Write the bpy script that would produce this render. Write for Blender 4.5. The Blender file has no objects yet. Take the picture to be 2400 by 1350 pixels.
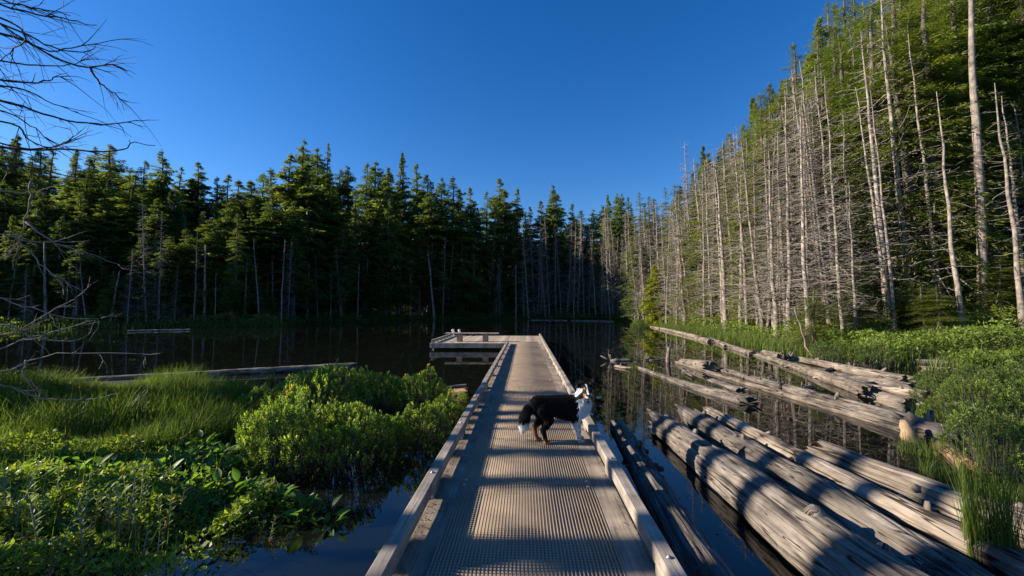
import bpy, bmesh, math, random
import numpy as np
from mathutils import Vector, Matrix, Euler

# ------------------------------------------------------------------ camera, sky, sun, exposure
S = bpy.context.scene
COL = S.collection
EYE = 1.92                                   # eye height above the water
FPX, CX, CY = 950.0, 1200.0, 675.0           # focal length and centre for a 2400 px wide frame
PITCH = math.atan(50.0 / FPX)                # looking slightly up
YAW = math.atan(32.0 / FPX)                  # and slightly left of the dock's axis
SUN_EL = math.radians(22.5)
SUN_DIR = Vector((math.cos(SUN_EL), 0.03, -math.sin(SUN_EL))).normalized()   # direction the light travels

cam_data = bpy.data.cameras.new('camera')
cam = bpy.data.objects.new('camera', cam_data)
COL.objects.link(cam)
cam.location = (0, 0, EYE)
cam.rotation_euler = (math.pi / 2 + PITCH, 0, YAW)
cam_data.sensor_width = 36.0
cam_data.lens = FPX / 2400.0 * 36.0
cam_data.clip_start = 0.05
cam_data.clip_end = 5000
S.camera = cam

W = bpy.data.worlds.new('World')
S.world = W
W.use_nodes = True
wn = W.node_tree.nodes
sky = wn.new('ShaderNodeTexSky')
sky.sky_type = 'NISHITA'
sky.sun_disc = False
sky.sun_elevation = SUN_EL
sky.sun_rotation = math.radians(270)
sky.altitude = 300
sky.air_density = 1.0
sky.dust_density = 0.15
sky.ozone_density = 3.0
bg = wn['Background']
bg.inputs['Strength'].default_value = 0.085
sat = wn.new('ShaderNodeHueSaturation')      # the deep clear blue of the evening sky
sat.inputs['Saturation'].default_value = 1.345
sat.inputs['Hue'].default_value = 0.511
W.node_tree.links.new(sky.outputs[0], sat.inputs['Color'])
W.node_tree.links.new(sat.outputs[0], bg.inputs['Color'])

sun_data = bpy.data.lights.new('sun', 'SUN')
sun_data.energy = 5.0
sun_data.angle = math.radians(0.55)
sun_data.color = (1.0, 0.90, 0.74)
sun = bpy.data.objects.new('sun', sun_data)
COL.objects.link(sun)
sun.location = (-40, 0, 30)
sun.rotation_euler = SUN_DIR.to_track_quat('-Z', 'Y').to_euler()

S.view_settings.view_transform = 'Standard'
S.view_settings.look = 'None'
S.view_settings.exposure = 1.05
S.view_settings.gamma = 1.0
S.render.engine = 'CYCLES'
S.cycles.max_bounces = 6
S.cycles.diffuse_bounces = 2
S.cycles.glossy_bounces = 3
S.cycles.transmission_bounces = 3
S.cycles.transparent_max_bounces = 6
S.cycles.caustics_reflective = False
S.cycles.caustics_refractive = False

# ------------------------------------------------------------------ survey helpers: bearing + ground plane -> metres
_R = Euler(cam.rotation_euler).to_matrix()

def ray(px, py):
    return _R @ Vector(((px - CX) / FPX, (CY - py) / FPX, -1.0))

def at_z(px, py, z=0.0):
    d = ray(px, py)
    t = (z - EYE) / d.z
    return Vector((d.x * t, d.y * t, z))

def at_y(px, py, y):
    d = ray(px, py)
    t = y / d.y
    return Vector((d.x * t, y, EYE + d.z * t))

# ------------------------------------------------------------------ numeric helpers
def _hash(ix, iy, iz, seed):
    h = (ix * 374761393 + iy * 668265263 + iz * 2147483647 + seed * 974711) & 0xFFFFFFFF
    h = ((h ^ (h >> 13)) * 1274126177) & 0xFFFFFFFF
    return ((h ^ (h >> 16)) & 0xFFFFFF) / float(0xFFFFFF)

def noise(x, y, z=0.0, seed=0):
    """smooth value noise, -1..1"""
    x, y, z = np.broadcast_arrays(np.asarray(x, float), np.asarray(y, float), np.asarray(z, float))
    x0, y0, z0 = np.floor(x).astype(np.int64), np.floor(y).astype(np.int64), np.floor(z).astype(np.int64)
    fx, fy, fz = x - x0, y - y0, z - z0
    fx, fy, fz = [f * f * (3 - 2 * f) for f in (fx, fy, fz)]
    r = 0
    for dx in (0, 1):
        for dy in (0, 1):
            for dz in (0, 1):
                w = (fx if dx else 1 - fx) * (fy if dy else 1 - fy) * (fz if dz else 1 - fz)
                r = r + w * _hash(x0 + dx, y0 + dy, z0 + dz, seed)
    return r * 2 - 1

def fbm(x, y, z=0.0, seed=0, octaves=3):
    r, a, s = 0, 1.0, 1.0
    for o in range(octaves):
        r = r + a * noise(np.asarray(x) * s, np.asarray(y) * s, np.asarray(z) * s, seed + o * 17)
        a *= 0.5
        s *= 2.03
    return r

def smooth(a, b, x):
    t = np.clip((np.asarray(x, float) - a) / (b - a), 0, 1)
    return t * t * (3 - 2 * t)

class MB:
    """collects vertices and faces (n x 3 or n x 4 arrays) and links them as one mesh object"""
    def __init__(self):
        self.v, self.f, self.n, self.uv, self.c = [], [], 0, [], []
    def add(self, v, f, uv=None, c=None):
        v = np.asarray(v, float).reshape(-1, 3)
        self.v.append(v)
        for ff in (f if isinstance(f, list) else [f]):
            ff = np.asarray(ff, np.int64)
            if len(ff):
                self.f.append(ff + self.n)
        self.uv.append(np.zeros((len(v), 2)) if uv is None else np.asarray(uv, float))
        self.c.append(np.ones((len(v), 3)) if c is None else np.broadcast_to(np.asarray(c, float), (len(v), 3)))
        self.n += len(v)
        return self
    def box(self, x0, x1, y0, y1, z0, z1, bottom=True):
        v = [(x0, y0, z0), (x1, y0, z0), (x1, y1, z0), (x0, y1, z0), (x0, y0, z1), (x1, y0, z1), (x1, y1, z1), (x0, y1, z1)]
        f = [(4, 5, 6, 7), (0, 1, 5, 4), (1, 2, 6, 5), (2, 3, 7, 6), (3, 0, 4, 7)]
        if bottom:
            f.append((3, 2, 1, 0))
        return self.add(v, np.array(f))
    def tube(self, pts, rad, sides=6, cap=True, c=None):
        pts = np.asarray(pts, float)
        k = len(pts)
        rad = np.broadcast_to(np.asarray(rad, float), (k,))
        t = np.gradient(pts, axis=0)
        t /= np.linalg.norm(t, axis=1, keepdims=True) + 1e-9
        ref = np.array([0, 0, 1.0]) if abs(t[0, 2]) < 0.8 else np.array([1.0, 0, 0])
        a = np.cross(t, ref)
        a /= np.linalg.norm(a, axis=1, keepdims=True) + 1e-9
        b = np.cross(t, a)
        th = np.arange(sides) * 2 * math.pi / sides
        v = pts[:, None] + rad[:, None, None] * (np.cos(th)[None, :, None] * a[:, None] + np.sin(th)[None, :, None] * b[:, None])
        i = np.arange(k - 1)[:, None] * sides
        j = np.arange(sides)[None]
        j2 = (j + 1) % sides
        q = np.stack([i + j, i + j2, i + sides + j2, i + sides + j], -1).reshape(-1, 4)
        fs = [q]
        L = np.concatenate([[0], np.cumsum(np.linalg.norm(np.diff(pts, axis=0), axis=1))])
        uv = np.stack([np.broadcast_to(th * rad.mean(), (k, sides)), np.broadcast_to(L[:, None], (k, sides))], -1).reshape(-1, 2)
        if cap:
            e = (k - 1) * sides
            fs.append(np.array([[e, e + m, e + m + 1] for m in range(1, sides - 1)]))
            fs.append(np.array([[0, m + 1, m] for m in range(1, sides - 1)]))
        return self.add(v.reshape(-1, 3), fs, uv, c)
    def mesh(self, name, mat, smooth_shade=False):
        me = bpy.data.meshes.new(name)
        v = np.concatenate(self.v)
        me.vertices.add(len(v))
        me.vertices.foreach_set('co', v.ravel())
        loops = np.concatenate([f.ravel() for f in self.f])
        tot = np.concatenate([np.full(len(f), f.shape[1]) for f in self.f])
        start = np.concatenate([[0], np.cumsum(tot)[:-1]])
        me.loops.add(len(loops))
        me.loops.foreach_set('vertex_index', loops)
        me.polygons.add(len(tot))
        me.polygons.foreach_set('loop_start', start)
        me.polygons.foreach_set('loop_total', tot)
        if smooth_shade:
            me.polygons.foreach_set('use_smooth', np.ones(len(tot), bool))
        uvl = me.uv_layers.new(name='UVMap')
        uvl.data.foreach_set('uv', np.concatenate(self.uv)[loops].ravel())
        ca = me.color_attributes.new('Col', 'FLOAT_COLOR', 'POINT')
        c = np.concatenate(self.c)
        ca.data.foreach_set('color', np.concatenate([c, np.ones((len(c), 1))], 1).ravel())
        me.update(calc_edges=True)
        me.validate()
        if mat:
            me.materials.append(mat)
        return me
    def build(self, name, mat, parent=None, smooth_shade=False):
        return link(name, self.mesh(name, mat, smooth_shade), parent)

def link(name, data, parent=None):
    o = bpy.data.objects.new(name, data)
    COL.objects.link(o)
    if parent is not None:
        o.parent = parent
    return o

def nth(i):
    return str(i) + ('th' if 10 <= i % 100 <= 20 else {1: 'st', 2: 'nd', 3: 'rd'}.get(i % 10, 'th'))

def tag(o, label=None, cat=None, group=None, kind=None):
    if label: o['label'] = label
    if cat: o['category'] = cat
    if group: o['group'] = group
    if kind: o['kind'] = kind
    return o

def thing(name, label, cat, loc=(0, 0, 0), rot=(0, 0, 0), scale=1.0, group=None):
    o = link(name, None)
    o.empty_display_size = 0.2
    o.location = loc
    o.rotation_euler = rot
    o.scale = (scale,) * 3 if not hasattr(scale, '__len__') else scale
    return tag(o, label, cat, group)

def kites(P, D, S_, length, width, mid=0.45, fold=0.0, N=None):
    """rhombic leaf faces: base P, direction D, side S_; optional fold lifts the two edges along N"""
    length = np.broadcast_to(np.asarray(length, float), (len(P),))[:, None]
    width = np.broadcast_to(np.asarray(width, float), (len(P),))[:, None]
    m = P + D * length * mid
    lift = 0 if N is None else N * width * fold
    v = np.stack([P, m + S_ * width * 0.5 + lift, P + D * length, m - S_ * width * 0.5 + lift], 1)
    i = np.arange(len(P))[:, None] * 4
    f = np.concatenate([i + np.array([[0, 1, 2]]), i + np.array([[0, 2, 3]])])
    return v.reshape(-1, 3), f

def unit(v):
    return v / (np.linalg.norm(v, axis=-1, keepdims=True) + 1e-9)

# ------------------------------------------------------------------ materials
def new_mat(name):
    m = bpy.data.materials.new(name)
    m.use_nodes = True
    nt = m.node_tree
    return m, nt, nt.nodes['Principled BSDF'], nt.nodes['Material Output']

def nd(nt, kind, **kw):
    n = nt.nodes.new(kind)
    for k, v in kw.items():
        if k in n.inputs:
            n.inputs[k].default_value = v
        else:
            setattr(n, k, v)
    return n

def ramp(nt, fac, stops):
    r = nt.nodes.new('ShaderNodeValToRGB')
    e = r.color_ramp.elements
    while len(e) < len(stops):
        e.new(0.5)
    for el, (p, c) in zip(e, stops):
        el.position = p
        el.color = (*c, 1)
    nt.links.new(fac, r.inputs[0])
    return r

def leaf_mat(name, lo, hi, transl=0.35, rough=0.5, rand=0.5, spec=0.3, noise_scale=0.6):
    """foliage: colour varies between plants (object random) and from clump to clump"""
    m, nt, p, out = new_mat(name)
    L = nt.links.new
    oi = nd(nt, 'ShaderNodeObjectInfo')
    tc = nd(nt, 'ShaderNodeTexCoord')
    nz = nd(nt, 'ShaderNodeTexNoise', Scale=noise_scale, Detail=3.0)
    L(tc.outputs['Object'], nz.inputs['Vector'])
    mx = nd(nt, 'ShaderNodeMath', operation='MULTIPLY')
    mx.inputs[1].default_value = rand
    L(oi.outputs['Random'], mx.inputs[0])
    ad = nd(nt, 'ShaderNodeMath', operation='MULTIPLY_ADD')
    ad.inputs[1].default_value = 1.5 * (1 - rand)
    L(nz.outputs['Fac'], ad.inputs[0])
    L(mx.outputs[0], ad.inputs[2])
    r = ramp(nt, ad.outputs[0], [(0.1, lo), (0.9, hi)])
    vc = nd(nt, 'ShaderNodeVertexColor', layer_name='Col')
    mul = nd(nt, 'ShaderNodeMixRGB', blend_type='MULTIPLY')
    mul.inputs[0].default_value = 1.0
    L(r.outputs[0], mul.inputs[1])
    L(vc.outputs[0], mul.inputs[2])
    L(mul.outputs[0], p.inputs['Base Color'])
    p.inputs['Roughness'].default_value = rough
    p.inputs['Specular IOR Level'].default_value = spec
    tr = nd(nt, 'ShaderNodeBsdfTranslucent')
    br = nd(nt, 'ShaderNodeMixRGB', blend_type='MULTIPLY')
    br.inputs[0].default_value = 1.0
    br.inputs[2].default_value = (1.5, 1.6, 0.65, 1)
    L(mul.outputs[0], br.inputs[1])
    L(br.outputs[0], tr.inputs['Color'])
    ms = nd(nt, 'ShaderNodeMixShader')
    ms.inputs[0].default_value = transl
    L(p.outputs[0], ms.inputs[1])
    L(tr.outputs[0], ms.inputs[2])
    L(ms.outputs[0], out.inputs['Surface'])
    return m

def wood_mat(name, dark, mid, light, along='UV', scale=(60.0, 2.2), bump=0.5, rough=0.8, blotch=None, crack=0.42, split=None):
    """weathered wood: grain streaks run along the second texture coordinate"""
    m, nt, p, out = new_mat(name)
    L = nt.links.new
    tc = nd(nt, 'ShaderNodeTexCoord')
    oi = nd(nt, 'ShaderNodeObjectInfo')
    mp = nd(nt, 'ShaderNodeMapping')
    mp.inputs['Scale'].default_value = (scale[0], scale[1], scale[0])
    L(tc.outputs[along], mp.inputs[0])
    ofs = nd(nt, 'ShaderNodeVectorMath', operation='SCALE')
    ofs.inputs[0].default_value = (7, 13, 5)
    L(oi.outputs['Random'], ofs.inputs['Scale'])
    L(ofs.outputs[0], mp.inputs['Location'])
    n1 = nd(nt, 'ShaderNodeTexNoise', Scale=1.0, Detail=6.0, Roughness=0.65, Distortion=0.3)
    L(mp.outputs[0], n1.inputs['Vector'])
    r1 = ramp(nt, n1.outputs['Fac'], [(crack - 0.14, dark), (crack, mid), (0.72, light)])
    n2 = nd(nt, 'ShaderNodeTexNoise', Scale=3.0, Detail=4.0)
    L(tc.outputs['Object'], n2.inputs['Vector'])
    r2 = ramp(nt, n2.outputs['Fac'], [(0.3, blotch or (0.38, 0.37, 0.37)), (0.5, (0.85, 0.8, 0.76)), (0.68, (1.2, 1.15, 1.08))])
    mul = nd(nt, 'ShaderNodeMixRGB', blend_type='MULTIPLY')
    mul.inputs[0].default_value = 1.0
    L(r1.outputs[0], mul.inputs[1])
    L(r2.outputs[0], mul.inputs[2])
    rv = nd(nt, 'ShaderNodeMapRange')
    rv.inputs['To Min'].default_value = 0.78
    rv.inputs['To Max'].default_value = 1.18
    L(oi.outputs['Random'], rv.inputs[0])
    mul2 = nd(nt, 'ShaderNodeVectorMath', operation='SCALE')
    L(mul.outputs[0], mul2.inputs[0])
    L(rv.outputs[0], mul2.inputs['Scale'])
    L(mul2.outputs[0], p.inputs['Base Color'])
    p.inputs['Roughness'].default_value = rough
    p.inputs['Specular IOR Level'].default_value = 0.25
    b = nd(nt, 'ShaderNodeBump')
    b.inputs['Strength'].default_value = bump
    b.inputs['Distance'].default_value = 0.01
    L(n1.outputs['Fac'], b.inputs['Height'])
    if split:                                  # long thin drying cracks: narrow contour of a stretched noise
        mp2 = nd(nt, 'ShaderNodeMapping')
        mp2.inputs['Scale'].default_value = (split[0], split[1], split[0])
        L(tc.outputs[along], mp2.inputs[0])
        L(ofs.outputs[0], mp2.inputs['Location'])
        n3 = nd(nt, 'ShaderNodeTexNoise', Scale=1.0, Detail=2.5, Roughness=0.5, Distortion=0.2)
        L(mp2.outputs[0], n3.inputs['Vector'])
        w = split[2]
        r3 = ramp(nt, n3.outputs['Fac'], [(0.5 - w * 2.2, (1, 1, 1)), (0.5 - w, (0.12, 0.10, 0.09)), (0.5 + w, (0.12, 0.10, 0.09)), (0.5 + w * 2.2, (1, 1, 1))])
        m3 = nd(nt, 'ShaderNodeMixRGB', blend_type='MULTIPLY')
        m3.inputs[0].default_value = 1.0
        L(mul2.outputs[0], m3.inputs[1])
        L(r3.outputs[0], m3.inputs[2])
        L(m3.outputs[0], p.inputs['Base Color'])
    L(b.outputs[0], p.inputs['Normal'])
    return m

def plain_mat(name, col, rough=0.6, metal=0.0, var=0.25, scale=8.0):
    m, nt, p, out = new_mat(name)
    tc = nd(nt, 'ShaderNodeTexCoord')
    nz = nd(nt, 'ShaderNodeTexNoise', Scale=scale, Detail=4.0)
    nt.links.new(tc.outputs['Object'], nz.inputs['Vector'])
    r = ramp(nt, nz.outputs['Fac'], [(0.3, tuple(c * (1 - var) for c in col)), (0.7, tuple(c * (1 + var) for c in col))])
    nt.links.new(r.outputs[0], p.inputs['Base Color'])
    p.inputs['Roughness'].default_value = rough
    p.inputs['Metallic'].default_value = metal
    return m

def vcol_mat(name, rough=0.7, spec=0.2):
    m, nt, p, out = new_mat(name)
    vc = nd(nt, 'ShaderNodeVertexColor', layer_name='Col')
    nt.links.new(vc.outputs[0], p.inputs['Base Color'])
    p.inputs['Roughness'].default_value = rough
    p.inputs['Specular IOR Level'].default_value = spec
    return m

M = {}
M['conifer'] = leaf_mat('conifer_needles', (0.052, 0.085, 0.028), (0.18, 0.21, 0.052), 0.47, 0.55, 0.55)
M['cedar'] = leaf_mat('cedar_sprays', (0.060, 0.098, 0.020), (0.175, 0.20, 0.036), 0.46, 0.5, 0.5)
M['young'] = leaf_mat('young_sprays', (0.13, 0.17, 0.018), (0.27, 0.28, 0.035), 0.45, 0.5, 0.2)
M['shrub'] = leaf_mat('shrub_leaves', (0.055, 0.105, 0.020), (0.195, 0.25, 0.042), 0.56, 0.45, 0.3, 0.45, 2.5)
M['broad'] = leaf_mat('marsh_leaves', (0.035, 0.10, 0.020), (0.14, 0.24, 0.032), 0.56, 0.5, 0.6, 0.5, 3.0)
M['sedge'] = leaf_mat('sedge_blades', (0.030, 0.066, 0.012), (0.105, 0.15, 0.026), 0.42, 0.5, 0.1, 0.3, 0.5)
M['bush'] = leaf_mat('shaded_bush_leaves', (0.035, 0.065, 0.016), (0.12, 0.165, 0.030), 0.42, 0.45, 0.3, 0.4, 2.5)  # darker variant of the shrub leaves, near trees' shade put into the colour
M['bank'] = leaf_mat('bank_leaves', (0.055, 0.095, 0.015), (0.15, 0.20, 0.03), 0.35, 0.5, 0.1, 0.3, 0.5)
M['bark'] = wood_mat('conifer_bark', (0.035, 0.028, 0.022), (0.10, 0.085, 0.07), (0.20, 0.18, 0.16), scale=(14, 3), bump=0.8)
M['snag'] = wood_mat('snag_wood', (0.07, 0.058, 0.048), (0.22, 0.19, 0.165), (0.40, 0.36, 0.32), scale=(16, 2), bump=0.6)
M['twig'] = plain_mat('dead_twig', (0.24, 0.205, 0.175), 0.9, 0, 0.35, 1.5)
M['darktwig'] = plain_mat('dark_twig', (0.05, 0.04, 0.04), 0.85, 0, 0.35, 4)
M['log'] = wood_mat('weathered_log', (0.014, 0.012, 0.010), (0.125, 0.107, 0.09), (0.33, 0.30, 0.265), scale=(18, 1.6), bump=1.0, crack=0.43, split=(17, 1.1, 0.010))
M['whitelog'] = wood_mat('bleached_log', (0.04, 0.030, 0.023), (0.19, 0.157, 0.125), (0.38, 0.335, 0.285), scale=(18, 1.8), bump=0.8, crack=0.40, split=(9, 0.6, 0.010))
M['darklog'] = wood_mat('dark_bark_log', (0.012, 0.010, 0.009), (0.085, 0.072, 0.062), (0.26, 0.24, 0.22), scale=(24, 1.1), bump=1.0, crack=0.46)
M['brownlog'] = wood_mat('rotten_brown_wood', (0.03, 0.018, 0.01), (0.21, 0.13, 0.07), (0.42, 0.30, 0.18), scale=(30, 1.4), bump=0.8)
M['paleb'] = wood_mat('broken_tan_wood', (0.08, 0.05, 0.025), (0.34, 0.24, 0.14), (0.55, 0.43, 0.28), scale=(26, 1.6), bump=0.8)
M['rail'] = wood_mat('weathered_rail_timber', (0.08, 0.066, 0.055), (0.27, 0.235, 0.20), (0.44, 0.40, 0.36), along='Object', scale=(55, 1.6), bump=0.35)
M['plank'] = wood_mat('grey_deck_plank', (0.10, 0.083, 0.066), (0.25, 0.21, 0.17), (0.36, 0.31, 0.25), along='Object', scale=(45, 1.3), bump=0.2)
M['board'] = wood_mat('tan_deck_board', (0.20, 0.16, 0.12), (0.44, 0.36, 0.27), (0.56, 0.47, 0.36), along='Object', scale=(2.0, 40), bump=0.2)
M['joist'] = plain_mat('dark_joist', (0.03, 0.025, 0.02), 0.9)
M['grating'] = plain_mat('brown_grating', (0.27, 0.20, 0.135), 0.75, 0, 0.18, 3)
M['steel'] = plain_mat('galvanised_steel', (0.5, 0.5, 0.5), 0.4, 0.8, 0.1)
M['white'] = plain_mat('white_paint', (0.75, 0.75, 0.74), 0.4, 0, 0.05)
M['moss'] = leaf_mat('moss', (0.05, 0.06, 0.012), (0.16, 0.14, 0.03), 0.1, 0.9, 0.3, 0.1, 12)
M['litter'] = plain_mat('leaf_litter', (0.12, 0.08, 0.05), 0.9, 0, 0.6, 40)

# water: dark peat lake, near mirror
m, nt, p, out = new_mat('lake_water')
p.inputs['Base Color'].default_value = (0.006, 0.0065, 0.005, 1)
p.inputs['Roughness'].default_value = 0.015
p.inputs['IOR'].default_value = 1.45
tc = nd(nt, 'ShaderNodeTexCoord')
nz = nd(nt, 'ShaderNodeTexNoise', Scale=1.6, Detail=2.0)
nt.links.new(tc.outputs['Object'], nz.inputs['Vector'])
b = nd(nt, 'ShaderNodeBump')
b.inputs['Strength'].default_value = 0.05
b.inputs['Distance'].default_value = 0.02
nt.links.new(nz.outputs['Fac'], b.inputs['Height'])
nt.links.new(b.outputs[0], p.inputs['Normal'])
M['water'] = m

# ground: dark forest soil with moss
m, nt, p, out = new_mat('forest_soil')
tc = nd(nt, 'ShaderNodeTexCoord')
nz = nd(nt, 'ShaderNodeTexNoise', Scale=0.35, Detail=8.0, Roughness=0.7)
nt.links.new(tc.outputs['Object'], nz.inputs['Vector'])
r = ramp(nt, nz.outputs['Fac'], [(0.35, (0.018, 0.014, 0.009)), (0.5, (0.035, 0.036, 0.014)), (0.68, (0.05, 0.062, 0.018))])
nt.links.new(r.outputs[0], p.inputs['Base Color'])
p.inputs['Roughness'].default_value = 0.95
p.inputs['Specular IOR Level'].default_value = 0.1
M['soil'] = m

# ------------------------------------------------------------------ lake outline and terrain
def _pz(x, y):
    v = at_z(x, y, 0.0)
    return (v.x, v.y)

LAKE = [(-1.5, -4), (-1.9, 1.6)] + [_pz(*q) for q in [(310, 1340), (340, 1260), (480, 1185), (600, 1100), (640, 1010), (620, 930), (450, 884), (100, 892)]] \
    + [(-22, 12), (-48, 20), (-62, 30), (-58, 37)] \
    + [_pz(*q) for q in [(0, 772), (200, 771), (400, 769), (500, 768), (650, 766), (720, 757), (900, 752.5), (1000, 750.5), (1150, 749), (1300, 748), (1400, 748.5), (1470, 750.5),
                         (1490, 757), (1487, 768), (1525, 763), (1590, 778), (1670, 793), (1740, 808), (1800, 822), (1900, 838), (2000, 857), (2130, 866), (2200, 880),
                         (2150, 935), (2180, 995), (2240, 1085), (2330, 1150), (2400, 1215)]] + [(5.6, 2.4), (6.6, 0), (6.6, -4)]
LK = np.array(LAKE)

def lake_dist(x, y):
    """signed distance to the shoreline, negative on the lake"""
    x, y = np.asarray(x, float), np.asarray(y, float)
    d = np.full(x.shape, 1e9)
    inside = np.zeros(x.shape, bool)
    for i in range(len(LK)):
        ax, ay = LK[i]
        bx, by = LK[(i + 1) % len(LK)]
        ex, ey = bx - ax, by - ay
        t = np.clip(((x - ax) * ex + (y - ay) * ey) / (ex * ex + ey * ey + 1e-12), 0, 1)
        d = np.minimum(d, np.hypot(x - ax - t * ex, y - ay - t * ey))
        c = (ay > y) != (by > y)
        xi = ex * (y - ay) / (ey if abs(ey) > 1e-9 else 1e-9) + ax
        inside ^= c & (x < xi)
    return np.where(inside, -d, d)

def ground_z(x, y):
    x, y = np.asarray(x, float), np.asarray(y, float)
    d = lake_dist(x, y)
    bed = -0.7 * smooth(0, 2.5, -d) - 0.02
    marsh = smooth(-3.0, -5.0, x) * smooth(16, 11, y) * smooth(-26, -18, x)      # soft marsh at lake level left of the dock
    near = smooth(30, 10, np.hypot(x, y))
    bank = 0.30 * smooth(0, 2.0, d) + 0.35 * smooth(2, 8, d)
    right = smooth(0.12, 0.45, x / np.maximum(y, 6.0)) * smooth(-2, 6, x)
    left = smooth(-0.15, -0.75, x / np.maximum(y, 8.0))
    hill = right * (0.42 * np.clip(d - 7, 0, 70)) + (1 - right) * (0.10 * np.clip(d - 4, 0, 60) + 0.26 * np.clip(d - 12, 0, 45)) + left * 0.08 * np.clip(d - 6, 0, 60)
    hill = hill * smooth(-6, 14, y) + 0.03 * np.clip(d - 8, 0, 400)
    n = fbm(x * 0.12, y * 0.12, 0, 5) * 0.7 * smooth(3, 25, d) + fbm(x * 0.7, y * 0.7, 0, 9) * 0.05 * smooth(0, 1, d)
    land = bank * (1 - 0.75 * marsh * near) + hill + n
    return np.where(d < 0, bed, land)

def gz(x, y):
    return float(ground_z(np.array([x]), np.array([y]))[0])

u = np.linspace(-1, 1, 300)
gx = 70 * u + 60 * u ** 3 + 1100 * u ** 9
gy = 40 + 65 * u + 60 * u ** 3 + 1100 * u ** 9
GX, GY = np.meshgrid(gx, gy)
GZ = ground_z(GX, GY)
n = len(u)
idx = np.arange(n * n).reshape(n, n)
q = np.stack([idx[:-1, :-1], idx[:-1, 1:], idx[1:, 1:], idx[1:, :-1]], -1).reshape(-1, 4)
ground = MB().add(np.stack([GX, GY, GZ], -1), q).build('ground', M['soil'], smooth_shade=True)
tag(ground, 'dark forest soil of the shore and hillside', 'ground', kind='structure')

wx = np.array([-75, 40.0])
wb = MB().add([(-75, -5, 0), (35, -5, 0), (35, 95, 0), (-75, 95, 0)], np.array([[0, 1, 2, 3]]))
water = tag(wb.build('water', M['water']), 'dark still lake water mirroring the trees', 'water', kind='structure')

# ------------------------------------------------------------------ conifers and snags (prototype meshes, then one copy per tree)
def trunk_mesh(name, H, r, seed, mat, lean=0.0, sides=9, top=0.02, flare=1.5):
    rng = np.random.default_rng(seed)
    k = 14
    t = np.linspace(0, 1, k)
    wob = np.cumsum(rng.normal(0, 0.012, (k, 2)), 0) * H * 0.18
    wob -= wob[0]
    pts = np.stack([wob[:, 0], wob[:, 1], t * H], 1)
    pts[0, 2] = -0.6
    rad = r * ((1 - t) ** 0.85) + top
    rad[0] *= flare
    rad[1] *= 1.08
    return MB().tube(pts, rad, sides).mesh(name, mat, True), (t * H, wob)

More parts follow.
